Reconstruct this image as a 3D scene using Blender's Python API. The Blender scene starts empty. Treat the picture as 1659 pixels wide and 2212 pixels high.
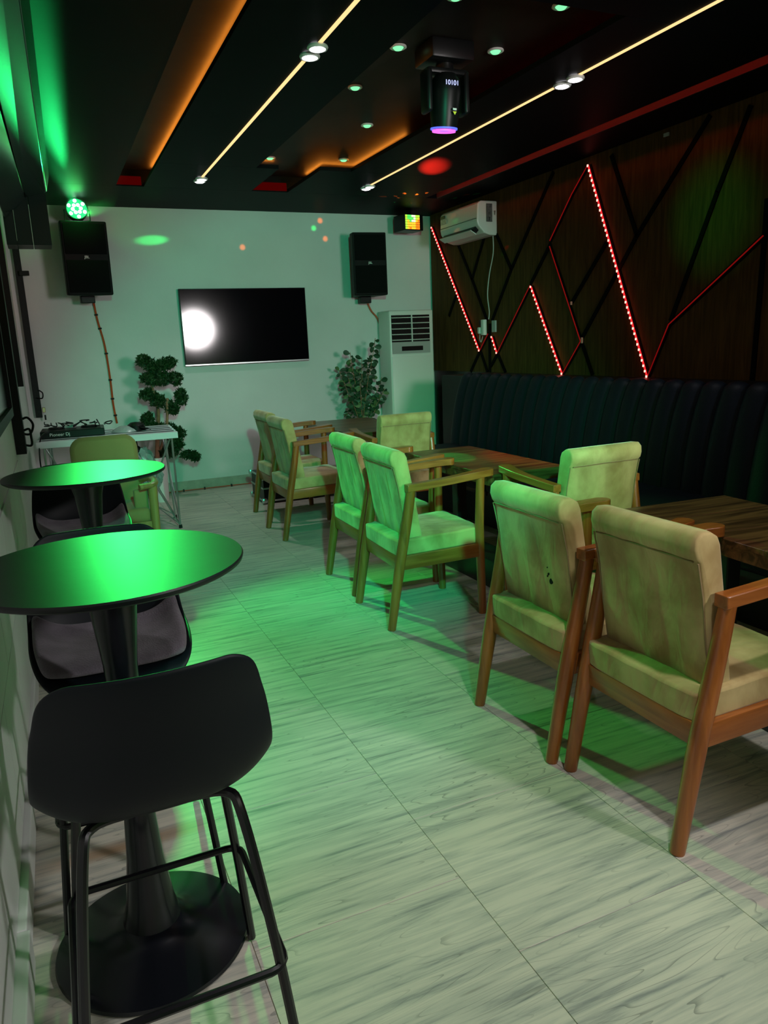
import bpy, bmesh, math, random
from mathutils import Vector, Matrix, Euler
from mathutils.geometry import delaunay_2d_cdt
random.seed(7)
PI = math.pi
SC = bpy.context.scene
COL = SC.collection

# ------------------------------------------------------------------ camera
W_PX, H_PX, F_PX = 1659, 2212, 1620.567
YAW, PITCH, ROLL = 0.409, 0.221, 0.043
CAM_H = 1.5
cd = bpy.data.cameras.new('camera'); cam = bpy.data.objects.new('camera', cd); COL.objects.link(cam)
_cy, _sy, _cp, _sp, _cr, _sr = (math.cos(YAW), math.sin(YAW), math.cos(PITCH), math.sin(PITCH), math.cos(ROLL), math.sin(ROLL))
_f = Vector((_sy * _cp, _cy * _cp, -_sp)); _r0 = Vector((_cy, -_sy, 0)); _d0 = _f.cross(_r0)
_r = _cr * _r0 + _sr * _d0; _d = _cr * _d0 - _sr * _r0
_m = Matrix((( _r.x, -_d.x, -_f.x, 0), (_r.y, -_d.y, -_f.y, 0), (_r.z, -_d.z, -_f.z, CAM_H), (0, 0, 0, 1)))
cam.matrix_world = _m
cd.sensor_fit = 'VERTICAL'; cd.sensor_height = 36.0; cd.lens = F_PX * 36.0 / H_PX
cd.clip_start = 0.02; cd.clip_end = 60
SC.camera = cam

# ------------------------------------------------------------------ view, world
SC.view_settings.view_transform = 'Standard'; SC.view_settings.look = 'None'
SC.view_settings.exposure = 0.0; SC.view_settings.gamma = 1.0; SC.view_settings.use_curve_mapping = False
SC.cycles.use_denoising = True
SC.cycles.max_bounces = 6; SC.cycles.diffuse_bounces = 3; SC.cycles.glossy_bounces = 3
SC.cycles.sample_clamp_indirect = 4.0; SC.cycles.blur_glossy = 0.5
wd = bpy.data.worlds.new('night'); SC.world = wd; wd.use_nodes = True
wd.node_tree.nodes['Background'].inputs[0].default_value = (0.02, 0.03, 0.03, 1)
wd.node_tree.nodes['Background'].inputs[1].default_value = 0.15

def lamp(name, kind, loc, color, power, target=None, size=0.1, angle=60, blend=0.5, shape_xy=None):
    l = bpy.data.lights.new(name, kind); o = bpy.data.objects.new(name, l); COL.objects.link(o)
    o.location = loc; l.color = color; l.energy = power
    if kind == 'SPOT':
        l.spot_size = math.radians(angle); l.spot_blend = blend; l.shadow_soft_size = size
    elif kind == 'POINT': l.shadow_soft_size = size
    elif kind == 'AREA':
        l.shape = 'RECTANGLE'; l.size, l.size_y = shape_xy
    if target is not None:
        o.rotation_euler = (Vector(target) - Vector(loc)).to_track_quat('-Z', 'Y').to_euler()
    return o
PAR = Vector((0.455, 7.93, 2.83))
# white floodlight high on the right, behind the photographer
lamp('flood_and_fill', 'SPOT', (3.0, 0.0, 1.95), (1.0, 0.93, 0.93), 350, (2.0, 8.3, 1.75), 0.40, 44, 0.35)
lamp('flood_and_fill', 'SPOT', (2.7, -0.7, 2.3), (1.0, 0.96, 0.95), 170, (-0.2, 2.3, 0.2), 0.12, 56, 0.8)  # second white spot, added as fill for the near left wall
# the pair of white downlights in each ceiling strip
for _x in (1.42, 2.97):
    for _y in (0.9, 3.9, 6.9):
        lamp('downlight_beam', 'SPOT', (_x, _y, 2.90), (1.0, 0.95, 0.95), (80 if _x < 2 else 20) if _y < 2 else (42 if _y > 5 and _x < 2 else 12), (_x, _y, 0), 0.05, 110, 0.8)
# green wash fixture high at the near left
lamp('green_wash', 'SPOT', (0.35, -0.3, 2.45), (0.03, 1.0, 0.50), 600, (2.9, 8.2, 0.40), 0.06, 42, 0.5)
lamp('green_wash', 'SPOT', (0.40, -0.3, 2.45), (0.06, 1.0, 0.16), 240, (2.75, 4.3, 0.75), 0.05, 26, 0.6)  # extra spot added to turn the rear-facing chair backs green
lamp('green_wash', 'SPOT', (0.45, -0.3, 2.45), (0.02, 1.0, 0.6), 150, (0.85, 3.4, 0.0), 0.05, 34, 0.9)  # extra spot added to tint the middle of the floor teal
# the green led par can on the left speaker
lamp('par_beam', 'SPOT', PAR + Vector((0.03, -0.12, -0.04)), (0.035, 1.0, 0.14), 680, (1.55, 3.2, 0.80), 0.07, 39, 0.4)
lamp('par_spill', 'POINT', PAR + Vector((0, -0.16, 0.02)), (0.03, 1.0, 0.12), 3, None, 0.06)
# the par lamp also throws a tight beam along the ceiling through the stage haze
lamp('par_haze_beam', 'SPOT', PAR + Vector((-0.02, -0.14, 0.03)), (0.02, 1.0, 0.22), 800, (0.03, 3.9, 2.83), 0.03, 7.5, 0.7)
# dim room fill bounced from the far end behind the camera
lamp('room_fill', 'AREA', (1.6, -2.2, 2.4), (1.0, 0.90, 0.66), 9, (1.8, 4, 0.8), shape_xy=(2.4, 1.2))
# little coloured spots thrown around by the disco lamps
DERBY = Vector((3.92, 7.80, 2.78))
def dot(tgt, color, power, ang, src=None, blend=0.6):
    lamp('disco_dot', 'SPOT', src or (2.95, 4.5, 2.88), color, power, tgt, 0.01, ang, blend)
GRN, ORG, RED = (0.02, 1, 0.15), (1.0, 0.16, 0.01), (1, 0.02, 0.01)

# ------------------------------------------------------------------ materials
MATS = {}
def new_mat(name):
    m = bpy.data.materials.new(name); m.use_nodes = True
    nt = m.node_tree; b = nt.nodes['Principled BSDF']; MATS[name] = m
    return m, nt, b
def plain(name, col, rough=0.5, metal=0.0, spec=0.5, noise=0.0, nscale=8, bump=0.0, bscale=60, coat=0.0, sheen=0.0):
    m, nt, b = new_mat(name)
    b.inputs['Base Color'].default_value = (*col, 1); b.inputs['Roughness'].default_value = rough
    b.inputs['Metallic'].default_value = metal; b.inputs['Specular IOR Level'].default_value = spec
    b.inputs['Coat Weight'].default_value = coat; b.inputs['Sheen Weight'].default_value = sheen
    tc = nt.nodes.new('ShaderNodeTexCoord')
    if noise:
        n = nt.nodes.new('ShaderNodeTexNoise'); n.inputs['Scale'].default_value = nscale; n.inputs['Detail'].default_value = 5
        nt.links.new(tc.outputs['Object'], n.inputs['Vector'])
        r = nt.nodes.new('ShaderNodeMapRange'); r.inputs[1].default_value = 0.3; r.inputs[2].default_value = 0.7
        r.inputs[3].default_value = 1 - noise; r.inputs[4].default_value = 1 + noise * 0.5
        nt.links.new(n.outputs[0], r.inputs[0])
        v = nt.nodes.new('ShaderNodeVectorMath'); v.operation = 'SCALE'; v.inputs[0].default_value = col
        nt.links.new(r.outputs[0], v.inputs['Scale']); nt.links.new(v.outputs[0], b.inputs['Base Color'])
    if bump:
        n2 = nt.nodes.new('ShaderNodeTexNoise'); n2.inputs['Scale'].default_value = bscale; n2.inputs['Detail'].default_value = 4
        nt.links.new(tc.outputs['Object'], n2.inputs['Vector'])
        bp = nt.nodes.new('ShaderNodeBump'); bp.inputs['Strength'].default_value = bump; bp.inputs['Distance'].default_value = 0.01
        nt.links.new(n2.outputs[0], bp.inputs['Height']); nt.links.new(bp.outputs[0], b.inputs['Normal'])
    return m
def emit(name, col, strength):
    m, nt, b = new_mat(name)
    b.inputs['Base Color'].default_value = (*[c * 0.3 for c in col], 1)
    b.inputs['Emission Color'].default_value = (*col, 1); b.inputs['Emission Strength'].default_value = strength
    return m
def wood(name, c1, c2, axis=0, scale=1.0, rough=0.35, world=False, coat=0.2, contrast=1.0, bands=False):
    """grain stretched along the given axis"""
    m, nt, b = new_mat(name); L = nt.links; N = nt.nodes.new
    tc = N('ShaderNodeTexCoord'); mp = N('ShaderNodeMapping')
    oi = N('ShaderNodeObjectInfo')
    if world:
        g = N('ShaderNodeNewGeometry'); src = g.outputs['Position']
    else: src = tc.outputs['Object']
    off = N('ShaderNodeVectorMath'); off.operation = 'ADD'; L.new(src, off.inputs[0])
    cmb = N('ShaderNodeVectorMath'); cmb.operation = 'SCALE'; cmb.inputs[0].default_value = (13, 7, 5)
    L.new(oi.outputs['Random'], cmb.inputs['Scale']); L.new(cmb.outputs[0], off.inputs[1])
    L.new(off.outputs[0], mp.inputs['Vector'])
    s = [14 * scale] * 3; s[axis] = 1.1 * scale; mp.inputs['Scale'].default_value = s
    n = N('ShaderNodeTexNoise'); n.inputs['Scale'].default_value = 1.6; n.inputs['Detail'].default_value = 7; n.inputs['Distortion'].default_value = 0.8
    L.new(mp.outputs[0], n.inputs['Vector'])
    cr = N('ShaderNodeValToRGB'); L.new(n.outputs[0], cr.inputs[0])
    cr.color_ramp.elements[0].position = 0.5 - 0.16 / contrast; cr.color_ramp.elements[1].position = 0.5 + 0.16 / contrast
    cr.color_ramp.elements[0].color = (*c1, 1); cr.color_ramp.elements[1].color = (*c2, 1)
    L.new(cr.outputs[0], b.inputs['Base Color'])
    b.inputs['Roughness'].default_value = rough; b.inputs['Coat Weight'].default_value = coat; b.inputs['Coat Roughness'].default_value = 0.2
    bp = N('ShaderNodeBump'); bp.inputs['Strength'].default_value = 0.12; bp.inputs['Distance'].default_value = 0.004
    L.new(n.outputs[0], bp.inputs['Height']); L.new(bp.outputs[0], b.inputs['Normal'])
    return m
def floor_mat():
    m, nt, b = new_mat('floor_vinyl'); L = nt.links; N = nt.nodes.new
    g = N('ShaderNodeNewGeometry'); oi = N('ShaderNodeObjectInfo')
    off = N('ShaderNodeVectorMath'); off.operation = 'ADD'; L.new(g.outputs['Position'], off.inputs[0])
    sc = N('ShaderNodeVectorMath'); sc.operation = 'SCALE'; sc.inputs[0].default_value = (9, 17, 0); L.new(oi.outputs['Random'], sc.inputs['Scale']); L.new(sc.outputs[0], off.inputs[1])
    mp = N('ShaderNodeMapping'); mp.inputs['Scale'].default_value = (1.0, 16.0, 1.0); L.new(off.outputs[0], mp.inputs['Vector'])
    n = N('ShaderNodeTexNoise'); n.inputs['Scale'].default_value = 2.2; n.inputs['Detail'].default_value = 8; n.inputs['Roughness'].default_value = 0.62; n.inputs['Distortion'].default_value = 0.35
    L.new(mp.outputs[0], n.inputs['Vector'])
    cr = N('ShaderNodeValToRGB'); L.new(n.outputs[0], cr.inputs[0]); e = cr.color_ramp.elements
    e[0].position = 0.33; e[0].color = (0.29, 0.305, 0.29, 1); e[1].position = 0.60; e[1].color = (0.66, 0.63, 0.53, 1)
    x = e.new(0.46); x.color = (0.52, 0.52, 0.45, 1)
    # growth-ring contours: thin dark lines at the level sets of a stretched noise
    mp2 = N('ShaderNodeMapping'); mp2.inputs['Scale'].default_value = (0.8, 6.5, 1.0); L.new(off.outputs[0], mp2.inputs['Vector'])
    n2 = N('ShaderNodeTexNoise'); n2.inputs['Scale'].default_value = 2.0; n2.inputs['Detail'].default_value = 0.6; L.new(mp2.outputs[0], n2.inputs['Vector'])
    mu = N('ShaderNodeMath'); mu.operation = 'MULTIPLY'; mu.inputs[1].default_value = 17; L.new(n2.outputs[0], mu.inputs[0])
    fr = N('ShaderNodeMath'); fr.operation = 'FRACT'; L.new(mu.outputs[0], fr.inputs[0])
    lt = N('ShaderNodeMapRange'); lt.inputs[1].default_value = 0.0; lt.inputs[2].default_value = 0.13; lt.inputs[3].default_value = 1; lt.inputs[4].default_value = 0; L.new(fr.outputs[0], lt.inputs[0])
    n3 = N('ShaderNodeTexNoise'); n3.inputs['Scale'].default_value = 3.0; L.new(off.outputs[0], n3.inputs['Vector'])
    mk = N('ShaderNodeMapRange'); mk.inputs[1].default_value = 0.44; mk.inputs[2].default_value = 0.58; L.new(n3.outputs[0], mk.inputs[0])
    m3 = N('ShaderNodeMath'); m3.operation = 'MULTIPLY'; L.new(lt.outputs[0], m3.inputs[0]); L.new(mk.outputs[0], m3.inputs[1])
    m4 = N('ShaderNodeMath'); m4.operation = 'MULTIPLY'; m4.inputs[1].default_value = 0.62; L.new(m3.outputs[0], m4.inputs[0])
    mx = N('ShaderNodeMix'); mx.data_type = 'RGBA'; L.new(m4.outputs[0], mx.inputs[0]); L.new(cr.outputs[0], mx.inputs[6]); mx.inputs[7].default_value = (0.13, 0.14, 0.13, 1)
    # large soft dirt
    n4 = N('ShaderNodeTexNoise'); n4.inputs['Scale'].default_value = 1.3; n4.inputs['Detail'].default_value = 4; L.new(g.outputs['Position'], n4.inputs['Vector'])
    d = N('ShaderNodeMapRange'); d.inputs[1].default_value = 0.35; d.inputs[2].default_value = 0.65; d.inputs[3].default_value = 0.86; d.inputs[4].default_value = 1.05; L.new(n4.outputs[0], d.inputs[0])
    v = N('ShaderNodeVectorMath'); v.operation = 'SCALE'; L.new(mx.outputs[2], v.inputs[0]); L.new(d.outputs[0], v.inputs['Scale'])
    # rust stain along the joint under the near stool
    sx = N('ShaderNodeSeparateXYZ'); L.new(g.outputs['Position'], sx.inputs[0])
    def gauss(out, c, w):
        a = N('ShaderNodeMath'); a.operation = 'SUBTRACT'; L.new(out, a.inputs[0]); a.inputs[1].default_value = c
        q = N('ShaderNodeMath'); q.operation = 'DIVIDE'; L.new(a.outputs[0], q.inputs[0]); q.inputs[1].default_value = w
        p = N('ShaderNodeMath'); p.operation = 'MULTIPLY'; L.new(q.outputs[0], p.inputs[0]); L.new(q.outputs[0], p.inputs[1])
        r = N('ShaderNodeMapRange'); r.inputs[1].default_value = 0; r.inputs[2].default_value = 1; r.inputs[3].default_value = 1; r.inputs[4].default_value = 0; L.new(p.outputs[0], r.inputs[0]); return r.outputs[0]
    s1 = gauss(sx.outputs[1], 2.24, 0.045); s2 = gauss(sx.outputs[0], 0.05, 0.30)
    st = N('ShaderNodeMath'); st.operation = 'MULTIPLY'; L.new(s1, st.inputs[0]); L.new(s2, st.inputs[1])
    st2 = N('ShaderNodeMath'); st2.operation = 'MULTIPLY'; L.new(st.outputs[0], st2.inputs[0]); L.new(n.outputs[0], st2.inputs[1])
    st3 = N('ShaderNodeMath'); st3.operation = 'MULTIPLY'; st3.inputs[1].default_value = 1.3; L.new(st2.outputs[0], st3.inputs[0])
    mr = N('ShaderNodeMix'); mr.data_type = 'RGBA'; L.new(st3.outputs[0], mr.inputs[0]); L.new(v.outputs[0], mr.inputs[6]); mr.inputs[7].default_value = (0.30, 0.13, 0.03, 1)
    L.new(mr.outputs[2], b.inputs['Base Color'])
    b.inputs['Roughness'].default_value = 0.42; b.inputs['Specular IOR Level'].default_value = 0.35
    bp = N('ShaderNodeBump'); bp.inputs['Strength'].default_value = 0.15; bp.inputs['Distance'].default_value = 0.002
    L.new(n.outputs[0], bp.inputs['Height']); L.new(bp.outputs[0], b.inputs['Normal'])
    return m
def velvet():
    m, nt, b = new_mat('velvet'); L = nt.links; N = nt.nodes.new
    tc = N('ShaderNodeTexCoord'); oi = N('ShaderNodeObjectInfo')
    off = N('ShaderNodeVectorMath'); off.operation = 'ADD'; L.new(tc.outputs['Object'], off.inputs[0])
    sc = N('ShaderNodeVectorMath'); sc.operation = 'SCALE'; sc.inputs[0].default_value = (9, 17, 4); L.new(oi.outputs['Random'], sc.inputs['Scale']); L.new(sc.outputs[0], off.inputs[1])
    mp = N('ShaderNodeMapping'); mp.inputs['Scale'].default_value = (1, 1.1, 0.9); L.new(off.outputs[0], mp.inputs[0])
    n = N('ShaderNodeTexNoise'); n.inputs['Scale'].default_value = 6.5; n.inputs['Detail'].default_value = 5; n.inputs['Distortion'].default_value = 0.25; L.new(mp.outputs[0], n.inputs['Vector'])
    cr = N('ShaderNodeValToRGB'); L.new(n.outputs[0], cr.inputs[0]); e = cr.color_ramp.elements
    e[0].position = 0.34; e[0].color = (0.33, 0.225, 0.075, 1); e[1].position = 0.62; e[1].color = (0.56, 0.44, 0.19, 1)
    L.new(cr.outputs[0], b.inputs['Base Color']); b.inputs['Roughness'].default_value = 0.75; b.inputs['Sheen Weight'].default_value = 0.35; b.inputs['Sheen Roughness'].default_value = 0.4
    mp2 = N('ShaderNodeMapping'); mp2.inputs['Scale'].default_value = (2.0, 5.0, 2.2); mp2.inputs['Rotation'].default_value = (0.35, 0, 0); L.new(off.outputs[0], mp2.inputs[0])
    n2 = N('ShaderNodeTexNoise'); n2.inputs['Scale'].default_value = 2.2; n2.inputs['Detail'].default_value = 3; n2.inputs['Distortion'].default_value = 1.2; L.new(mp2.outputs[0], n2.inputs['Vector'])
    bp = N('ShaderNodeBump'); bp.inputs['Strength'].default_value = 0.28; bp.inputs['Distance'].default_value = 0.02
    L.new(n2.outputs[0], bp.inputs['Height']); L.new(bp.outputs[0], b.inputs['Normal'])
    return m
M_FLOOR = floor_mat(); M_VELVET = velvet()
M_WALL = plain('white_plaster', (0.66, 0.66, 0.66), 0.6, noise=0.07, nscale=1.7, bump=0.12, bscale=25)
M_WALLL = plain('left_plaster', (0.70, 0.72, 0.70), 0.55, noise=0.06, nscale=2.5, bump=0.1, bscale=30)
M_SKIRT = plain('skirting', (0.42, 0.40, 0.34), 0.6, noise=0.2, nscale=12)
M_GROUT = plain('joint_dark', (0.34, 0.26, 0.16), 0.8, noise=0.4, nscale=9)
M_CEIL = plain('ceiling_black', (0.004, 0.006, 0.007), 0.5, spec=0.03, noise=0.2, nscale=3)
M_CEILUP = plain('ceiling_upper', (0.020, 0.017, 0.014), 0.5, spec=0.1, noise=0.35, nscale=5)
M_WALNUT = wood('wall_wood', (0.055, 0.025, 0.006), (0.10, 0.048, 0.012), 2, 1.6, 0.75, True, 0.0)
M_WALNUT.node_tree.nodes['Principled BSDF'].inputs['Specular IOR Level'].default_value = 0.12
M_BLACKBAR = plain('black_bar', (0.002, 0.002, 0.002), 0.7, spec=0.05)
M_TEAK = wood('teak', (0.24, 0.068, 0.011), (0.40, 0.13, 0.026), 2, 1.5, 0.3, False, 0.35)
M_TEAKX = wood('teak_flat', (0.24, 0.068, 0.011), (0.40, 0.13, 0.026), 0, 1.5, 0.3, False, 0.35)
M_TEAKY = wood('teak_cross', (0.24, 0.068, 0.011), (0.40, 0.13, 0.026), 1, 1.5, 0.3, False, 0.35)
M_TABLE = wood('table_board', (0.04, 0.017, 0.006), (0.16, 0.075, 0.026), 0, 1.2, 0.33, False, 0.2, 1.3)
M_TULIP = plain('black_tulip', (0.004, 0.005, 0.008), 0.24, spec=0.5)
M_TOPBLK = plain('black_top', (0.010, 0.012, 0.012), 0.40, spec=0.27, bump=0.05, bscale=9)
M_SHELL = plain('shell_plastic', (0.0035, 0.006, 0.009), 0.5, spec=0.22)
M_GREYFAB = plain('grey_fabric', (0.135, 0.12, 0.145), 0.9, noise=0.35, nscale=14, bump=0.4, bscale=220, sheen=0.2)
M_TUBE = plain('black_tube', (0.004, 0.004, 0.006), 0.28)
M_LEATHER = plain('navy_leatherette', (0.005, 0.009, 0.016), 0.5, spec=0.18, bump=0.12, bscale=90)
M_BLKBOX = plain('black_laminate', (0.006, 0.007, 0.008), 0.4)
M_SPK = plain('speaker_black', (0.003, 0.004, 0.004), 0.5, spec=0.15, bump=0.25, bscale=300)
M_GRILLE = plain('speaker_grille', (0.003, 0.004, 0.004), 0.6, spec=0.12, bump=0.5, bscale=500)
M_LOGO = plain('logo_white', (0.75, 0.78, 0.75), 0.4)
M_SCREEN = plain('tv_screen', (0.002, 0.002, 0.004), 0.075, spec=0.5)
M_TVFR = plain('tv_frame', (0.012, 0.012, 0.014), 0.3)
M_WHITEPL = plain('white_plastic', (0.70, 0.71, 0.68), 0.35)
M_GREYPL = plain('grey_plastic', (0.36, 0.37, 0.36), 0.4)
M_DARKPL = plain('dark_plastic', (0.005, 0.006, 0.006), 0.38, spec=0.25)
M_POT = plain('white_pot', (0.72, 0.72, 0.70), 0.4)
M_SOIL = plain('soil', (0.03, 0.02, 0.012), 0.9)
M_PINE = plain('pine_green', (0.018, 0.06, 0.014), 0.55, noise=0.5, nscale=20)
M_LEAF = plain('leaf_green', (0.018, 0.075, 0.03), 0.5, noise=0.5, nscale=11)
M_LEAF2 = plain('leaf_pale', (0.10, 0.20, 0.07), 0.5, noise=0.4, nscale=11)
M_TRUNK = plain('plant_trunk', (0.30, 0.15, 0.08), 0.7, noise=0.4, nscale=18)
M_ORANGE = plain('orange_cable', (0.50, 0.075, 0.018), 0.5)
M_WCABLE = plain('pale_cable', (0.45, 0.47, 0.44), 0.5)
M_BCABLE = plain('black_cable', (0.008, 0.008, 0.010), 0.4)
M_ALU = plain('aluminium', (0.62, 0.66, 0.68), 0.28, metal=0.9)
M_SLAT = plain('white_slat', (0.72, 0.76, 0.80), 0.35)
M_STEEL = plain('painted_steel', (0.004, 0.006, 0.006), 0.45, spec=0.2, bump=0.15, bscale=40)
M_BRASS = plain('brass', (0.62, 0.48, 0.28), 0.3, metal=1.0)
M_BOX = plain('dark_green_box', (0.005, 0.020, 0.014), 0.4, spec=0.12)
M_DUCT = plain('gloss_green_black', (0.022, 0.055, 0.045), 0.25, spec=0.45)
M_GLASSBLK = plain('window_night', (0.004, 0.005, 0.006), 0.1)
M_AMBER = emit('amber_led', (1.0, 0.30, 0.03), 23)
M_STRIP = emit('warm_strip', (1.0, 0.66, 0.28), 1.25)
M_WHITELED = emit('white_led', (1.0, 0.96, 1.0), 9)
M_REDLED = emit('red_led', (1.0, 0.012, 0.015), 2.4)
M_REDBEAD = emit('red_bead', (1.0, 0.30, 0.24), 3.2)
M_REDDIM = emit('red_dim', (1.0, 0.01, 0.012), 0.16)
M_ENDGLOW = emit('red_end_glow', (1.0, 0.01, 0.008), 0.05)  # red light on the recess end faces, put in as a faint emission
M_ENDGLOW.node_tree.nodes['Principled BSDF'].inputs['Specular IOR Level'].default_value = 0
M_ENDGLOW.node_tree.nodes['Principled BSDF'].inputs['Base Color'].default_value = (0.01, 0, 0, 1)
M_FASCIA = plain('fascia_glow_red', (0.07, 0.025, 0.025), 0.6)  # red put into the base colour to deepen the cove glow
M_REDCOVE = emit('red_cove', (1.0, 0.02, 0.01), 9)
M_GRNLENS = emit('green_lens', (0.25, 1.0, 0.45), 1.1)
M_PARLENS = emit('par_lens', (0.55, 1.0, 0.75), 9)
M_PARFACE = emit('par_face', (0.02, 0.55, 0.22), 1.0)
M_BLUE = emit('blue_ring', (0.08, 0.12, 1.0), 1.6); M_PINK = emit('pink_ring', (1.0, 0.12, 0.9), 1.6)
M_LCD = emit('lcd_digits', (0.5, 0.55, 1.0), 1.4)
M_STICK = plain('yellow_sticker', (0.75, 0.75, 0.05), 0.5)
M_PLASTBAG = plain('clear_bag', (0.35, 0.40, 0.40), 0.15, spec=0.8, bump=0.9, bscale=25)
M_CREAM = plain('cream_cushion', (0.40, 0.24, 0.09), 0.75, noise=0.12, nscale=4, sheen=0.2)
M_BIRCH = wood('light_wood', (0.36, 0.17, 0.05), (0.50, 0.26, 0.09), 2, 1.3, 0.35, False, 0.3)

# ------------------------------------------------------------------ helpers
class MB:
    def __init__(s): s.bm = bmesh.new()
    def box(s, c, d, rot=None, bev=0.0, seg=2):
        t = bmesh.new(); bmesh.ops.create_cube(t, size=1)
        for v in t.verts: v.co = Vector((v.co.x * d[0], v.co.y * d[1], v.co.z * d[2]))
        if bev: bmesh.ops.bevel(t, geom=t.edges[:], offset=bev, segments=seg, affect='EDGES', profile=0.5)
        R = rot.to_matrix().to_4x4() if isinstance(rot, Euler) else (rot or Matrix.Identity(4))
        bmesh.ops.transform(t, matrix=Matrix.Translation(c) @ R, verts=t.verts); s.merge(t); return s
    def merge(s, t):
        me = bpy.data.meshes.new('t'); t.to_mesh(me); t.free(); s.bm.from_mesh(me); bpy.data.meshes.remove(me)
    def tube(s, pts, r, seg=10, caps=True, flat=1.0):
        pts = [Vector(p) for p in pts]; n = len(pts)
        rs = r if isinstance(r, (list, tuple)) else [r] * n
        rings = []; up = None
        for i, p in enumerate(pts):
            d = (pts[min(i + 1, n - 1)] - pts[max(i - 1, 0)]).normalized()
            if up is None:
                a = Vector((0, 0, 1)) if abs(d.z) < 0.9 else Vector((1, 0, 0))
                u = d.cross(a).normalized()
            else: u = (up - d * up.dot(d)).normalized()
            up = u; w = d.cross(u)
            rings.append([s.bm.verts.new(p + (u * math.cos(2 * PI * k / seg) + w * math.sin(2 * PI * k / seg) * flat) * rs[i]) for k in range(seg)])
        for a, b in zip(rings, rings[1:]):
            for k in range(seg): s.bm.faces.new((a[k], a[(k + 1) % seg], b[(k + 1) % seg], b[k]))
        if caps: s.bm.faces.new(rings[0][::-1]); s.bm.faces.new(rings[-1])
        return s
    def lathe(s, prof, c=(0, 0, 0), seg=48, M=None):
        c = Vector(c); rings = []
        T = (lambda v: M @ v) if M else (lambda v: c + v)
        for r, z in prof:
            if r < 1e-6: rings.append([s.bm.verts.new(T(Vector((0, 0, z))))])
            else: rings.append([s.bm.verts.new(T(Vector((r * math.cos(2 * PI * k / seg), r * math.sin(2 * PI * k / seg), z)))) for k in range(seg)])
        for a, b in zip(rings, rings[1:]):
            for k in range(seg):
                k2 = (k + 1) % seg
                if len(a) == 1 and len(b) > 1: s.bm.faces.new((a[0], b[k2], b[k]))
                elif len(b) == 1 and len(a) > 1: s.bm.faces.new((a[k], a[k2], b[0]))
                elif len(a) > 1: s.bm.faces.new((a[k], a[k2], b[k2], b[k]))
        return s
    def prism(s, poly, z0, z1, M=None):
        """outline in xy extruded in z"""
        T = (lambda v: M @ v) if M else (lambda v: v)
        a = [s.bm.verts.new(T(Vector((x, y, z0)))) for x, y in poly]; b = [s.bm.verts.new(T(Vector((x, y, z1)))) for x, y in poly]
        s.bm.faces.new(a[::-1]); s.bm.faces.new(b); n = len(poly)
        for k in range(n): s.bm.faces.new((a[k], a[(k + 1) % n], b[(k + 1) % n], b[k]))
        return s
    def poly(s, pts): s.bm.faces.new([s.bm.verts.new(Vector(p)) for p in pts]); return s
    def build(s, name, mat, parent=None, smooth=False, bevel=0.0, angle=35, sub=0, solid=0.0):
        bmesh.ops.recalc_face_normals(s.bm, faces=s.bm.faces[:])
        me = bpy.data.meshes.new(name); s.bm.to_mesh(me); s.bm.free(); me.materials.append(mat)
        o = bpy.data.objects.new(name, me); COL.objects.link(o)
        if parent: o.parent = parent
        if smooth:
            me.polygons.foreach_set('use_smooth', [True] * len(me.polygons))
            try: me.set_sharp_from_angle(angle=math.radians(angle))
            except Exception: pass
        if solid: m = o.modifiers.new('solid', 'SOLIDIFY'); m.thickness = solid; m.offset = 0
        if bevel: m = o.modifiers.new('bevel', 'BEVEL'); m.width = bevel; m.segments = 2; m.limit_method = 'ANGLE'
        if sub: m = o.modifiers.new('sub', 'SUBSURF'); m.levels = sub; m.render_levels = sub
        return o
def tag(o, label=None, cat=None, group=None, kind=None):
    if label: o['label'] = label
    if cat: o['category'] = cat
    if group: o['group'] = group
    if kind: o['kind'] = kind
    return o
def thing(name, loc, label, cat, group=None, rz=0):
    o = bpy.data.objects.new(name, None); COL.objects.link(o); o.empty_display_size = 0.05
    o.location = loc; o.rotation_euler = (0, 0, rz); return tag(o, label, cat, group)
def copy_tree(o, parent=None):
    c = o.copy(); COL.objects.link(c)
    if parent: c.parent = parent
    for ch in [x for x in o.children]: copy_tree(ch, c)
    return c
def rounded_rect(w, h, r, n=6):
    pts = []
    for cx, cy, a0 in ((w / 2 - r, h / 2 - r, 0), (-w / 2 + r, h / 2 - r, 90), (-w / 2 + r, -h / 2 + r, 180), (w / 2 - r, -h / 2 + r, 270)):
        for k in range(n + 1):
            a = math.radians(a0 + 90 * k / n); pts.append((cx + r * math.cos(a), cy + r * math.sin(a)))
    return pts
def text(name, body, size, mat, parent, M, depth=0.001):
    cu = bpy.data.curves.new(name, 'FONT'); cu.body = body; cu.size = size; cu.extrude = depth; cu.align_x = 'CENTER'; cu.align_y = 'CENTER'
    t = bpy.data.objects.new('tmp', cu); COL.objects.link(t)
    dg = bpy.context.evaluated_depsgraph_get(); me = bpy.data.meshes.new_from_object(t.evaluated_get(dg))
    COL.objects.unlink(t); bpy.data.objects.remove(t)
    me.transform(M); me.materials.clear(); me.materials.append(mat)
    o = bpy.data.objects.new(name, me); COL.objects.link(o)
    if parent: o.parent = parent
    return o
FACE_MY = Matrix.Rotation(PI / 2, 4, 'X')               # text in xz, facing -y

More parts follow.
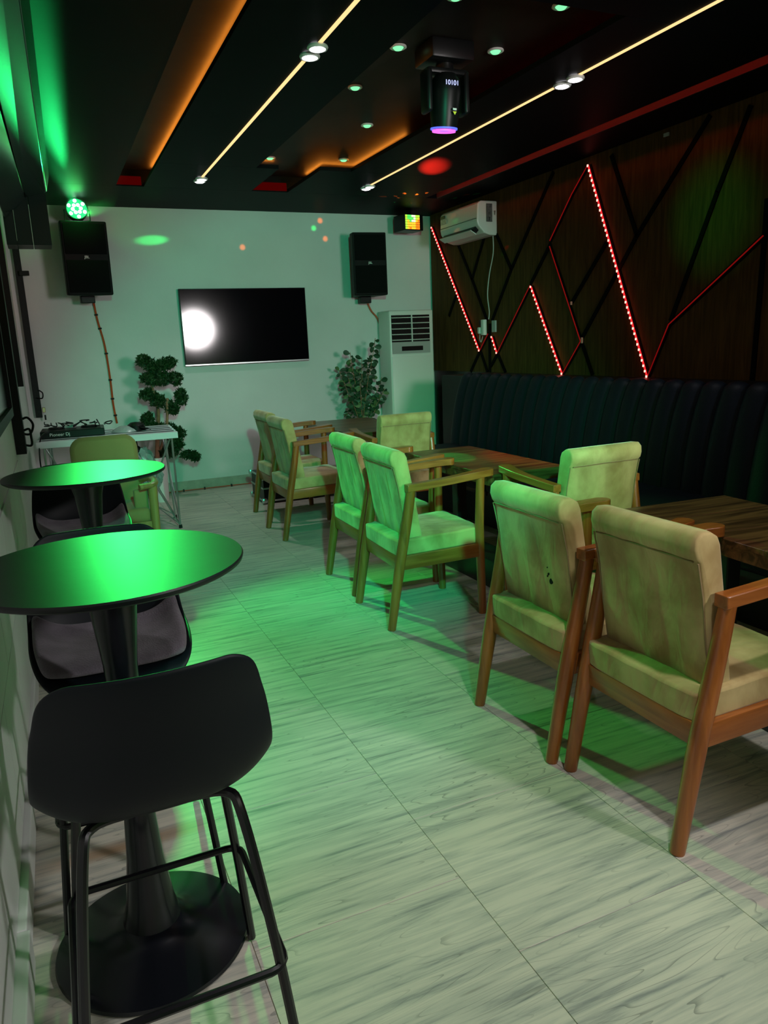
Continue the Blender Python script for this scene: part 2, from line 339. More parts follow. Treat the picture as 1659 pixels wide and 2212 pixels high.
# ------------------------------------------------------------------ room shell
D, WX, CZ, UZ = 8.36, 4.35, 2.94, 3.08
fl = MB().box((2.1, 2.8, -0.0525), (5.2, 11.6, 0.10)).build('floor', M_GROUT); tag(fl, kind='structure')
tile = None
xs = [-0.3 + 0.6 * k for k in range(9)]
for i, x in enumerate(xs):
    y = -2.96 + (0.0 if i % 2 else 0.6)
    y = 2.243 - 0.6 * 9 if i % 2 == 1 else 2.243 - 0.6 * 9 - 0.3
    while y < D:
        if y > -0.2:
            if tile is None: tile = MB().box((0, 0, 0), (0.5985, 0.5985, 0.01), bev=0.0008, seg=1).build('tile', M_FLOOR, fl)
            t = tile if tile.location.length == 0 else tile.copy()
            if t is not tile: COL.objects.link(t)
            t.location = (x + 0.3, y + 0.3, -0.005 + random.uniform(-0.0004, 0.0004)); t.parent = fl
        y += 0.6
def wall(name, p0, p1, z0, z1, thick, mat):
    p0, p1 = Vector(p0), Vector(p1); d = (p1 - p0).normalized(); n = Vector((d.y, -d.x)) * thick
    o = MB().prism([tuple(p0), tuple(p1), tuple(p1 + n), tuple(p0 + n)], z0, z1).build(name, mat)
    return tag(o, kind='structure')
wall('wall_back', (4.6, D), (-0.6, D), -0.01, 3.3, 0.12, M_WALL)
wall('wall_front', (-0.6, -2.8), (4.6, -2.8), -0.01, 3.3, 0.12, M_WALL)
wl = wall('wall_left', (-0.262 + 0.007 * D, D), (-0.262 - 0.007 * 2.8, -2.8), -0.01, 3.3, 0.12, M_WALLL)
wr = wall('wall_right', (WX + 0.03, -2.8), (WX + 0.03, D), -0.01, 3.3, 0.12, M_BLKBOX)
b = MB().box((2.1, D - 0.008, 0.055), (4.5, 0.016, 0.11)).build('baseboard_back', M_SKIRT); tag(b, kind='structure')
def lx(y): return -0.262 + 0.007 * y
m = MB()
for y0, y1, t in ((-2.7, 0.9, 0.05), (0.9, 1.42, 0.045), (1.42, 1.86, 0.036), (1.86, 2.5, 0.028), (2.5, 8.3, 0.022)):
    m.prism([(lx(y0) - 0.01, y0), (lx(y1) - 0.01, y1), (lx(y1) + t, y1), (lx(y0) + t, y0)], 0, 0.10)
tag(m.build('baseboard_left', M_WALLL, bevel=0.004), kind='structure')
# lower wall panels on the left, with fine joints between them
yb = [-0.2, 0.55, 1.15, 1.75, 2.35, 2.95, 3.55, 4.15, 4.75]
for z0, z1 in ((0.102, 0.50), (0.504, 0.90)):
    for k, (a, c) in enumerate(zip(yb, yb[1:])):
        s = 0.3 if z0 > 0.3 else 0
        a += s; c += s
        o = MB().prism([(lx(a + .002) - .005, a + .002), (lx(c - .002) - .005, c - .002), (lx(c - .002) + .006, c - .002), (lx(a + .002) + .006, a + .002)], z0, z1).build('wall_panel', M_WALLL, wl)

# ceiling: upper slab, floating black panels with coves between them
tag(MB().box((2.0, 2.8, UZ + 0.05), (5.4, 11.4, 0.10)).build('ceiling', M_CEILUP), kind='structure')
ceil = bpy.data.objects['ceiling']
T = 0.03
def panel(x0, x1, y0, y1, t=T):
    return MB().box(((x0 + x1) / 2, (y0 + y1) / 2, CZ + t / 2), (x1 - x0, y1 - y0, t)).build('ceiling_panel', M_CEIL, ceil, bevel=0.002)
panel(-0.5, 4.6, 7.335, 8.5, 0.14)                       # frieze at the stage end
panel(-0.5, 0.765, -2.8, 7.335, 0.14)                    # left field
panel(3.93, 4.6, -2.8, 7.335, 0.14)                      # along the wood wall
MB().box((3.924, 2.27, CZ + 0.07), (0.012, 10.1, 0.14)).build('cove_fascia', M_FASCIA, ceil)  # thin board added to catch the red cove light
def ppoly(poly): return MB().prism(poly, CZ, CZ + T).build('ceiling_panel', M_CEIL, ceil, bevel=0.002)
ppoly([(0.985, -2.8), (1.78, -2.8), (1.78, 6.42), (1.0, 6.42)])
ppoly([(1.0, 6.42), (1.97, 6.42), (1.97, 7.335), (1.0, 7.335)])
ppoly([(2.32, 6.39), (3.80, 6.39), (3.80, 7.335), (2.32, 7.335)])
ppoly([(2.68, 3.10), (3.80, 3.10), (3.80, 6.39), (2.60, 6.39)])
ppoly([(1.78, -2.8), (3.80, -2.8), (3.80, 3.10), (1.78, 3.10)])
def led(name, pts, w, h, mat, label, cat='light strip', group=None):
    m = MB()
    for a, c in zip(pts, pts[1:]):
        a, c = Vector(a), Vector(c); d = c - a; L = d.length
        m.box((a + c) / 2, (L, w, h), d.to_track_quat('X', 'Z').to_matrix().to_4x4())
    o = m.build(name, mat); return tag(o, label, cat, group)
zc = UZ - 0.030
led('amber_led_strip', [(1.072, -2.5, zc), (1.075, 7.28, zc)], 0.016, 0.012, M_AMBER, 'amber light strip hidden in the long left ceiling cove, seen as an orange glow')
led('amber_led_strip', [(2.49, 7.25, zc), (2.49, 6.81, zc), (2.80, 6.81, zc), (2.82, 5.75, zc)], 0.016, 0.012, M_AMBER, 'amber light strip hidden along the zigzag edge of the central ceiling recess')
led('amber_led_strip', [(1.88, 6.82, zc), (2.05, 6.82, zc)], 0.016, 0.012, M_AMBER, 'short amber light strip hidden in the small left notch of the central recess')
led('red_cove_glow', [(0.77, 7.325, CZ + 0.045), (0.98, 7.325, CZ + 0.045)], 0.012, 0.07, M_ENDGLOW, 'red glow put on the stage end face of the long left cove')
led('red_cove_glow', [(1.98, 7.325, CZ + 0.045), (2.31, 7.325, CZ + 0.045)], 0.012, 0.07, M_ENDGLOW, 'red glow put on the stage end face of the central recess')
led('red_cove_glow', [(3.77, -2.5, CZ + T + 0.02), (3.77, 7.28, CZ + T + 0.02)], 0.012, 0.010, M_REDCOVE, 'long red light strip hidden in the ceiling cove beside the wood wall')
# two warm linear strips set in the ceiling, broken by pairs of white lamps
for xc, lab in ((1.42, 'left'), (2.975, 'right')):
    t = thing('linear_ceiling_light', (xc, 3.0, CZ), 'thin warm linear ceiling light, the %s one of the two long lines' % lab, 'ceiling light', 'long warm ceiling lines')
    for a, c in ((-2.5, 0.80), (1.02, 3.82), (4.05, 6.84)):
        MB().box((0, (a + c) / 2 - 3.0, -0.002), (0.020, c - a, 0.006)).build('light_strip', M_STRIP, t)
    side = 'left' if xc < 2 else 'right'
    for y in (3.85, 3.97, 6.87, 6.96):
        pos = ('nearer' if y in (3.85, 6.87) else 'farther') + ' lamp of the ' + ('middle' if y < 5 else 'stage end') + ' pair'
        d = thing('white_downlight', (xc, y, CZ), 'round white ceiling lamp, %s on the %s warm line' % (pos, side), 'ceiling light', 'round white lamps on the ceiling lines')
        MB().lathe([(0.036, -0.004), (0.050, -0.004), (0.053, -0.012), (0.048, -0.02), (0.040, -0.02), (0.036, -0.004)], seg=24).build('rim', M_WHITEPL, d, True)
        MB().lathe([(0, -0.026), (0.03, -0.024), (0.040, -0.016), (0.036, -0.005), (0, -0.005)], seg=24).build('lens', M_WHITELED, d, True)
# small downlights on the upper slab in the recess
gl = [((1.981, 3.464), 'right beside the top edge of the photo, left column'), ((2.532, 3.392), 'nearest one of the right column'), ((1.982, 4.104), 'just left of the moving head lamp'), ((2.533, 3.992), 'just right of the moving head lamp'),
      ((1.999, 4.779), 'third one of the left column'), ((2.395, 5.531), 'between the moving head and the amber zigzag'), ((1.966, 6.643), 'in the small left amber notch'), ((2.604, 6.561), 'over the amber zigzag edge')]
for (x, y), lab in gl:
    d = thing('green_downlight', (x, y, UZ), 'small ceiling downlight glowing green, ' + lab, 'ceiling light', 'small green lit downlights')
    MB().lathe([(0.026, -0.002), (0.045, -0.002), (0.047, -0.009), (0.040, -0.013), (0.030, -0.010), (0.026, -0.002)], seg=20).build('rim', M_WHITEPL, d, True)
    MB().lathe([(0, -0.022), (0.020, -0.020), (0.029, -0.010), (0.026, -0.003), (0, -0.003)], seg=20).build('lens', M_GRNLENS, d, True)
# moving head
mh = thing('moving_head_lamp', (2.22, 4.02, UZ), 'black moving head disco lamp with a blue and pink lens ring hanging from the ceiling', 'stage light')
MB().box((0, 0, -0.05), (0.26, 0.22, 0.10), bev=0.012).build('base', M_DARKPL, mh, True)
MB().lathe([(0.05, -0.10), (0.05, -0.13), (0.0, -0.13)], seg=24).build('pan_joint', M_DARKPL, mh, True)
ym = MB(); ym.box((0, 0, -0.14), (0.25, 0.09, 0.03), bev=0.01)
ym.build('yoke', M_DARKPL, mh, True)
for sgn in (-1, 1): MB().box((sgn * 0.115, 0, -0.24), (0.035, 0.10, 0.22), bev=0.016, seg=3).build('yoke_arm', M_DARKPL, mh, True)
Mh = Matrix.Translation((0, 0, -0.27)) @ Matrix.Rotation(math.radians(8), 4, 'X')
hd = MB(); hd.lathe([(0, 0.13), (0.05, 0.125), (0.078, 0.09), (0.085, 0.03), (0.080, -0.09), (0.072, -0.145), (0, -0.145)], seg=32, M=Mh); hd = hd.build('head', M_DARKPL, mh, True)
MB().lathe([(0.071, -0.146), (0.076, -0.146), (0.076, -0.154), (0.071, -0.154), (0.071, -0.146)], seg=32, M=Mh).build('lens_ring', M_BLUE, hd, True)
MB().lathe([(0.055, -0.156), (0.066, -0.156), (0.066, -0.166), (0.055, -0.166), (0.055, -0.156)], seg=32, M=Mh).build('inner_ring', M_PINK, hd, True)
text('display', '10101', 0.035, M_LCD, hd, Matrix.Translation((-0.005, -0.092, -0.215)) @ FACE_MY)
MB().box((0.01, -0.088, -0.345), (0.022, 0.004, 0.010)).build('label', M_LOGO, hd)
MB().poly([(-0.002, -0.089, -0.356), (0.022, -0.089, -0.356), (0.010, -0.089, -0.374)]).build('warning_sticker', M_STICK, hd)

# ------------------------------------------------------------------ wood wall with diagonal inlay
WY = lambda u, v: None
_Mt = Matrix(((_r.x, _r.y, _r.z), (_d.x, _d.y, _d.z), (_f.x, _f.y, _f.z)))
def onwall(u, v, X=WX):
    """photo measurement -> (y, z) on the wood wall; only used to take the inlay layout off the photo"""
    q = Vector(((u - W_PX / 2) / F_PX, (v - H_PX / 2) / F_PX, 1.0)); w = _Mt.transposed() @ q
    t = X / w.x; return (w.y * t, CAM_H + w.z * t)
ZB, ZT, Y0, Y1 = 1.15, 3.0, -0.5, 8.30
G = [((985.6, 516), (1020.6, 603)), ((1020.6, 603), (1053, 692)), ((1049.5, 504), (1020.6, 603)), ((1073.6, 507), (1105, 581)), ((1196, 372), (1105, 583)), ((1105, 583), (1064, 692)),
     ((1190.5, 526), (1148, 612)), ((987, 636), (971, 682)), ((1038.6, 757), (1018, 802)), ((1038.6, 757), (1054, 803)), ((1076, 764), (1062, 790)), ((1076, 764), (1093, 804)),
     ((1310.7, 525), (1237.4, 652)), ((1535, 250), (1377, 509)), ((1377, 509), (1260, 727)), ((1322, 336), (1377, 509)), ((1623, 229), (1551, 414)), ((1551, 414), (1450, 692)),
     ((1659, 430), (1651, 538)), ((1651, 538), (1626, 824)), ((1258, 740), (1281, 809)), ((1059, 700), (1059, 804)),
     ((1659, 505), (1760, 600))]
BR = [((935.7, 492), (1038.6, 757)), ((1065.9, 728), (1076.5, 762)), ((1150.8, 619.6), (1217.8, 807)), ((1274.9, 358.4), (1401.8, 813))]
DM = [((1038.6, 757), (1056.7, 721)), ((1076.5, 762), (1148, 616)), ((1190, 532), (1257, 737)), ((1217.8, 807), (1258, 735)), ((1190.5, 520), (1237.6, 420)), ((1237.6, 420), (1272, 358)),
      ((1401.8, 813), (1447.4, 701)), ((1447.4, 701), (1652.5, 509))]
segs = [(onwall(*a), onwall(*c)) for a, c in G + BR + DM]
# triangulate the wall rectangle along the inlay lines and join the triangles between them into boards
pts = [(Y0, ZB), (Y1, ZB), (Y1, ZT), (Y0, ZT)]; edges = [(0, 1), (1, 2), (2, 3), (3, 0)]
def clampz(p): return (p[0], min(max(p[1], ZB), ZT))
ext = []
for a, c in segs:
    d = Vector(c) - Vector(a); a2 = Vector(a) - d.normalized() * 0.03; c2 = Vector(c) + d.normalized() * 0.03
    a2, c2 = clampz(a2), clampz(c2); pts += [tuple(a2), tuple(c2)]; edges.append((len(pts) - 2, len(pts) - 1))
for sy in (5.28, 4.58 + 1.8, 2.6, 1.2, 7.55):            # sheet joints
    pts += [(sy, ZB), (sy, ZT)]; edges.append((len(pts) - 2, len(pts) - 1))
rv, re_, rf, ov, oe, of = delaunay_2d_cdt([Vector(p) for p in pts], edges, [], 0, 1e-5)
con = {tuple(sorted(e)) for e, src in zip(re_, oe) if len(src) > 0}
emap = {}
for fi, f in enumerate(rf):
    for k in range(len(f)): emap.setdefault(tuple(sorted((f[k], f[(k + 1) % len(f)]))), []).append(fi)
comp = [-1] * len(rf); nc = 0
for s0 in range(len(rf)):
    if comp[s0] >= 0: continue
    st = [s0]; comp[s0] = nc
    while st:
        f = st.pop(); vs = rf[f]
        for k in range(len(vs)):
            e = tuple(sorted((vs[k], vs[(k + 1) % len(vs)])))
            if e in con: continue
            for g in emap[e]:
                if comp[g] < 0: comp[g] = nc; st.append(g)
    nc += 1
for c in range(nc):
    fs = [rf[i] for i in range(len(rf)) if comp[i] == c]
    yy = [rv[i].x for f in fs for i in f]; zz = [rv[i].y for f in fs for i in f]
    cy_, cz_ = (min(yy) + max(yy)) / 2, (min(zz) + max(zz)) / 2
    if (max(yy) - min(yy)) < 0.02 or min(yy) < Y0 - .01 or max(yy) > Y1 + .01: continue
    bm = bmesh.new(); vm = {}
    for f in fs:
        for i in f:
            if i not in vm: vm[i] = bm.verts.new((WX, rv[i].x, rv[i].y))
        try: bm.faces.new([vm[i] for i in f])
        except ValueError: pass
    if not bm.faces: bm.free(); continue
    r = bmesh.ops.extrude_face_region(bm, geom=bm.faces[:])
    for v in r['geom']:
        if isinstance(v, bmesh.types.BMVert): v.co.x += 0.028
    q = MB(); q.bm.free(); q.bm = bm; q.build('wood_panel', M_WALNUT, wr)
def bar_on_wall(name, a, c, w, h, mat, parent, x):
    a, c = Vector((x, *a)), Vector((x, *c)); d = c - a
    X = d.normalized(); Z = Vector((-1, 0, 0)); Y = Z.cross(X)
    R = Matrix((X, Y, Z)).transposed().to_4x4()
    return MB().box((a + c) / 2, (d.length + 0.01, w, h), R).build(name, mat, parent)
for a, c in segs[:len(G)]: bar_on_wall('inlay_bar', clampz(a), clampz(c), 0.036, 0.012, M_BLACKBAR, wr, WX - 0.004)
for (a, c) in [(onwall(*p), onwall(*q)) for p, q in BR + DM]: bar_on_wall('inlay_bar', clampz(a), clampz(c), 0.036, 0.010, M_BLACKBAR, wr, WX - 0.003)
rope_lab = ['red bead light strip slanting down beside the wall air conditioner', 'short red bead light strip right of the white socket box', 'middle red bead light strip, slanting down the wood wall to the sofa', 'longest red bead light strip slanting down the wood wall']
for (p, q), lab in zip(BR, rope_lab):
    a, c = onwall(*p), onwall(*q); t = thing('bead_light_strip', (WX - 0.02, a[0], a[1]), lab, 'light strip', 'red bead strips on the wood wall')
    A, C_ = Vector((0, 0, 0)), Vector((0, c[0] - a[0], c[1] - a[1])); d = C_ - A
    MB().tube([A, C_], 0.0065, 8).build('strip', M_REDLED, t)
    m = MB(); n = int(d.length / 0.045)
    for k in range(n + 1):
        m.box(A + d * k / n + Vector((-0.007, 0, 0)), (0.006, 0.014, 0.018))
    m.build('beads', M_REDBEAD, t)['kind'] = 'stuff'
dim_lab = ['thin unlit looking red strip rising from the first V of the wall inlay', 'thin red strip rising left of the middle bead strip', 'dim red strip slanting down in the middle of the wood wall', 'dim red strip rising from the foot of the middle bead strip',
           'dim red strip rising to the right in the middle of the wall', 'dim red strip rising to the top of the longest bead strip', 'dim red strip rising from the foot of the longest bead strip', 'thin red strip rising to the right edge of the photo']
for (p, q), lab in zip(DM, dim_lab):
    a, c = onwall(*p), onwall(*q); d = Vector((0, c[0] - a[0], c[1] - a[1]))
    t = MB().tube([(0, 0, 0), d], 0.0045, 6).build('light_strip', M_REDDIM); t.location = (WX - 0.016, a[0], a[1]); tag(t, lab, 'light strip', 'dim red strips on the wood wall')
for (u, v, lab) in ((1237, 655, 'upper'), (1260, 735, 'lower')):
    a = onwall(u, v); o = MB().box((0, 0, 0), (0.012, 0.02, 0.05 if lab == 'lower' else 0.03), bev=0.003).build('strip_connector', plain('connector_pink_' + lab, (0.8, 0.3, 0.25), 0.4)); o.location = (WX - 0.016, *a); tag(o, 'small pale connector clip where red strips meet, the %s one' % lab, 'connector')
o = MB().box((0, 0, 0), (0.012, 0.05, 0.025), bev=0.002).build('cable_clip', M_GREYPL); o.location = (WX - 0.006, *onwall(1441, 291)); tag(o, 'small grey plate under the ceiling on the wood wall', 'wall plate')

# ------------------------------------------------------------------ stage end wall
tv = thing('television', (2.06, D - 0.045, 1.745), 'large flat black television on the white wall with a white glare', 'television')
MB().box((0, 0.0, 0), (1.385, 0.045, 0.795), bev=0.006).build('frame', M_TVFR, tv, True)
MB().box((0, -0.0235, 0.006), (1.365, 0.002, 0.765)).build('screen', M_SCREEN, tv)
MB().box((0, -0.0235, -0.388), (1.385, 0.004, 0.012)).build('bottom_trim', M_ALU, tv)
MB().box((0, 0.035, 0), (0.5, 0.03, 0.3)).build('wall_mount', M_DARKPL, tv)
def speaker(loc, w, h, dep, rx, rz, label):
    t = thing('wall_speaker', loc, label, 'speaker', 'black wall speakers', 0); t.rotation_euler = (rx, 0, rz)
    poly = [(-w / 2, -dep / 2), (w / 2, -dep / 2), (w / 2, -dep / 2 + 0.10), (w * 0.28, dep / 2), (-w * 0.28, dep / 2), (-w / 2, -dep / 2 + 0.10)]
    MB().prism(poly, -h / 2, h / 2).build('cabinet', M_SPK, t, bevel=0.012)
    for z0, z1 in ((0.055, 0.47), (-0.47, -0.02)):
        MB().box((0, -dep / 2 - 0.006, h * (z0 + z1) / 2), (w * 0.90, 0.012, h * (z1 - z0) * 0.98), bev=0.005).build('grille', M_GRILLE, t, True)
    text('logo', 'JBL', 0.034, M_LOGO, t, Matrix.Translation((0.0, -dep / 2 - 0.004, 0.018 * h)) @ FACE_MY)
    MB().box((0, dep / 2 - 0.06, -h / 2 - 0.035), (0.13, 0.10, 0.07), bev=0.006).build('bracket', M_STEEL, t)
    MB().box((0, dep / 2 + 0.02, -h / 2 - 0.02), (0.06, 0.16, 0.03)).build('bracket_arm', M_STEEL, t)
    return t
speaker((0.475, 8.03, 2.40), 0.41, 0.66, 0.36, math.radians(3), math.radians(4), 'black wall speaker at left, under the green par lamp')
speaker((3.42, 8.10, 2.355), 0.385, 0.66, 0.34, 0, math.radians(-6), 'black wall speaker at right, above the eucalyptus plant')
# thin layer of stage haze under the ceiling in front of the par lamp
hm = bpy.data.materials.new('haze'); hm.use_nodes = True; _nt = hm.node_tree; _nt.nodes.remove(_nt.nodes['Principled BSDF'])
_vs = _nt.nodes.new('ShaderNodeVolumeScatter'); _vs.inputs['Color'].default_value = (1, 1, 1, 1); _vs.inputs['Density'].default_value = 0.03; _vs.inputs['Anisotropy'].default_value = 0.3
_nt.links.new(_vs.outputs[0], _nt.nodes['Material Output'].inputs['Volume'])
hz = MB().box((0.275, 4.9, 2.835), (0.89, 5.8, 0.19)).build('haze', hm); tag(hz, 'thin stage haze under the ceiling in front of the green par lamp', 'haze', kind='stuff')
# green par
pr = thing('par_lamp', (0.455, 7.97, 2.735), 'round green glowing lamp with a flower of white spots on the left speaker', 'stage light')
Mp = Matrix.Translation((0, 0, 0.105)) @ Euler((math.radians(82), 0, math.radians(4))).to_matrix().to_4x4()
MB().lathe([(0, -0.10), (0.07, -0.10), (0.098, -0.04), (0.100, 0.035), (0.094, 0.035), (0.092, 0.02), (0, 0.02)], seg=32, M=Mp).build('housing', M_DARKPL, pr, True)
MB().lathe([(0.0, 0.022), (0.090, 0.022), (0.090, 0.026), (0, 0.026)], seg=32, M=Mp).build('face', M_PARFACE, pr)
for k in range(6):
    for rr, a0 in ((0.036, 30), (0.072, 0)):
        a = math.radians(a0 + 60 * k + 8); p = Mp @ Vector((rr * math.cos(a + PI / 6), rr * math.sin(a + PI / 6), 0.028))
        MB().lathe([(0, 0.006), (0.012, 0.005), (0.016, 0.0), (0, 0)], seg=12, M=Matrix.Translation(p) @ Mp.to_3x3().to_4x4()).build('led_lens', M_PARLENS, pr)
MB().tube([(-0.11, 0, 0.105), (-0.11, 0.01, 0.01), (-0.05, 0.02, 0.004), (0.05, 0.02, 0.004), (0.11, 0.01, 0.01), (0.11, 0, 0.105)], 0.006, 8).build('yoke', M_DARKPL, pr, True)
# derby lamp
db = thing('disco_derby_lamp', (3.925, 7.98, 2.80), 'small black disco lamp with a glowing yellow and green grid in the ceiling corner', 'stage light', None, math.radians(8))
MB().box((0.02, 0.06, 0.0), (0.25, 0.22, 0.17), bev=0.006).build('case', M_DARKPL, db)
MB().box((0.02, 0.06, 0.11), (0.05, 0.05, 0.06)).build('hanger', M_DARKPL, db)
cells = [('g', (0.10, 0.9, 0.12)), ('y', (1.0, 0.55, 0.03)), ('o', (1.0, 0.22, 0.01)), ('w', (0.8, 0.95, 0.6)), ('l', (0.45, 0.85, 0.05))]
cm = {k: emit('cell_' + k, c, 1.3) for k, c in cells}
rows = ['ggwwll', 'ggwwly', 'lgwwyy', 'yyyyoo', 'yyyyoo', 'yoyyoo']
for ci, key in enumerate(('ggwwll', 'gggwly', 'ygwwyo', 'yyyyoo', 'yyyyoo', 'yoyyoo')):
    z = 0.064 - ci * 0.0255
    for k, ch in enumerate('l' + key):
        MB().box((-0.082 + k * 0.0275, -0.053, z), (0.023, 0.006, 0.021)).build('lens_cell', cm[ch], db)
# floor-standing air conditioner
ac = thing('standing_air_conditioner', (3.915, 8.16, 0), 'tall white floor standing air conditioner in the back right corner', 'air conditioner')
MB().box((0, 0.0, 0.93), (0.56, 0.32, 1.86), bev=0.02, seg=3).build('body', M_WHITEPL, ac, True)
MB().box((-0.015, -0.163, 0.62), (0.50, 0.010, 1.45), bev=0.004).build('front_panel', M_WHITEPL, ac, True)
MB().box((-0.015, -0.163, 1.655), (0.485, 0.006, 0.30)).build('outlet', M_DARKPL, ac)
for k in range(5):
    MB().box((-0.015, -0.172, 1.53 + 0.062 * k), (0.485, 0.022, 0.006), Euler((0.35, 0, 0))).build('louver', M_WHITEPL, ac)
MB().box((-0.005, -0.170, 1.655), (0.012, 0.02, 0.30)).build('louver_rod', M_WHITEPL, ac)
for k in range(14):
    MB().box((-0.24 + 0.034 * k, -0.160, 1.655), (0.003, 0.02, 0.29)).build('fin', M_DARKPL, ac)
MB().box((-0.015, -0.166, 1.44), (0.485, 0.012, 0.13)).build('control_panel', M_GREYPL, ac)
MB().box((-0.005, -0.173, 1.43), (0.27, 0.006, 0.05)).build('display', M_DARKPL, ac)
# split air conditioner on wood wall
sa = thing('wall_air_conditioner', (WX, 7.24, 2.69), 'white wall air conditioner with open flap on the wood wall', 'air conditioner')
prof = [(0, 0.155), (-0.19, 0.155), (-0.225, 0.13), (-0.235, -0.03), (-0.225, -0.075), (-0.15, -0.15), (-0.08, -0.17), (0, -0.17)]
MB().prism(prof, -0.39, 0.39, Matrix(((1, 0, 0, 0), (0, 0, 1, 0), (0, 1, 0, 0), (0, 0, 0, 1)))).build('body', M_WHITEPL, sa, bevel=0.012)
MB().box((-0.205, 0, -0.105), (0.06, 0.66, 0.05), Euler((0, -0.8, 0))).build('outlet', M_DARKPL, sa)
MB().box((-0.232, 0.02, -0.135), (0.008, 0.66, 0.075), Euler((0, -1.05, 0))).build('flap', M_WHITEPL, sa)
MB().box((-0.238, 0, -0.012), (0.004, 0.76, 0.004)).build('panel_joint', M_DARKPL, sa)
MB().box((-0.10, -0.403, 0.04), (0.065, 0.005, 0.17)).build('energy_label', plain('label_grey', (0.10, 0.11, 0.11), 0.5, noise=0.5, nscale=40), sa)
text('side_lettering', 'T', 0.045, M_DARKPL, sa, Matrix.Translation((-0.10, -0.4065, -0.02)) @ FACE_MY)
text('side_marking', 'IIIIIIII', 0.022, M_DARKPL, sa, Matrix.Translation((-0.035, -0.4035, 0.04)) @ FACE_MY @ Matrix.Rotation(PI / 2, 4, 'Z'))
MB().box((-0.2375, 0.32, 0.10), (0.003, 0.10, 0.03)).build('front_label', M_DARKPL, sa)
MB().box((-0.2385, 0.30, 0.055), (0.002, 0.13, 0.05)).build('front_sticker', plain('sticker_pale', (0.55, 0.56, 0.5), 0.5, noise=0.5, nscale=60), sa)
def curve_pts(pts, n=8):
    pts = [Vector(p) for p in pts]; out = []
    for i in range(len(pts) - 1):
        p0, p1, p2, p3 = pts[max(i - 1, 0)], pts[i], pts[i + 1], pts[min(i + 2, len(pts) - 1)]
        for k in range(n):
            t = k / n; out.append(0.5 * ((2 * p1) + (-p0 + p2) * t + (2 * p0 - 5 * p1 + 4 * p2 - p3) * t * t + (-p0 + 3 * p1 - 3 * p2 + p3) * t ** 3))
    return out + [pts[-1]]
def cable(name, pts, r, mat, label, cat='cable', group=None, parent=None):
    o = MB().tube(curve_pts(pts), r, 8).build(name, mat, parent, True)
    return tag(o, label, cat, group) if parent is None else o
cable('power_cable', [(WX - 0.02, 6.90, 2.52), (WX - 0.02, 6.90, 2.35), (WX - 0.018, 6.98, 2.15), (WX - 0.018, 7.02, 1.95), (WX - 0.018, 6.99, 1.78), (WX - 0.02, 7.0, 1.70)], 0.0055, M_WCABLE, 'pale cable hanging from the wall air conditioner to the socket')
sk = thing('socket_adapter', (WX, 7.06, 1.62), 'white socket adapter with plugs on the wood wall', 'socket')
MB().box((-0.045, 0.0, 0.0), (0.04, 0.06, 0.16), bev=0.006).build('adapter', M_WHITEPL, sk, True)
MB().box((-0.045, 0.07, -0.03), (0.05, 0.05, 0.07), bev=0.01).build('plug', M_WHITEPL, sk, True)
MB().box((-0.035, 0.06, 0.05), (0.04, 0.05, 0.06), bev=0.006).build('black_plug', M_DARKPL, sk, True)
cable('plug_cable', [(-0.05, 0.07, -0.06), (-0.05, 0.075, -0.12), (-0.05, 0.05, -0.15), (-0.04, 0.03, -0.09)], 0.004, M_WCABLE, None, parent=sk)
o = MB().box((0, 0, 0), (0.02, 0.07, 0.12), bev=0.004).build('wall_switch', M_GREYPL); o.location = (WX - 0.010, 6.91, 1.625); tag(o, 'small pale wall switch right of the socket adapter', 'switch')
# orange cables
def tied(name, pts, r, label, ties, group=None):
    t = thing(name, pts[0], label, 'cable', group); P = [Vector(p) - Vector(pts[0]) for p in pts]
    cp = curve_pts(P); offs = [(0.004, -0.003), (-0.005, -0.002)]
    for ox, oy in offs: MB().tube([p + Vector((ox, oy, 0)) for p in cp], r, 6).build('cord', M_ORANGE, t, True)
    for k in ties:
        i = int(k * (len(cp) - 1)); p = cp[i]; d = (cp[min(i + 1, len(cp) - 1)] - cp[max(0, i - 1)]).normalized()
        MB().tube([p - d * 0.008, p + d * 0.008], r * 3.0, 8).build('cable_tie', M_BCABLE, t)
    return t
tied('speaker_cable', [(0.53, D - 0.02, 2.02), (0.545, D - 0.015, 1.85), (0.585, D - 0.015, 1.60), (0.60, D - 0.015, 1.25), (0.60, D - 0.015, 1.0), (0.615, D - 0.015, 0.80)], 0.006, 'orange speaker cables tied in black down the wall under the left speaker', (0.15, 0.28, 0.45, 0.6, 0.75, 0.9))
tied('speaker_cable', [(3.50, D - 0.03, 2.0), (3.56, D - 0.02, 1.88), (3.64, D - 0.02, 1.78), (3.69, D - 0.02, 1.60)], 0.006, 'dark orange speaker cable running from the right speaker to the air conditioner', (0.9,))
tied('floor_cable', [(0.7, D - 0.035, 0.012), (1.3, D - 0.035, 0.012), (1.9, D - 0.04, 0.013), (2.5, D - 0.04, 0.012), (3.3, D - 0.04, 0.012)], 0.0055, 'orange cable with black ties on the floor along the back wall', (0.10, 0.22, 0.34, 0.46, 0.58, 0.7, 0.82))

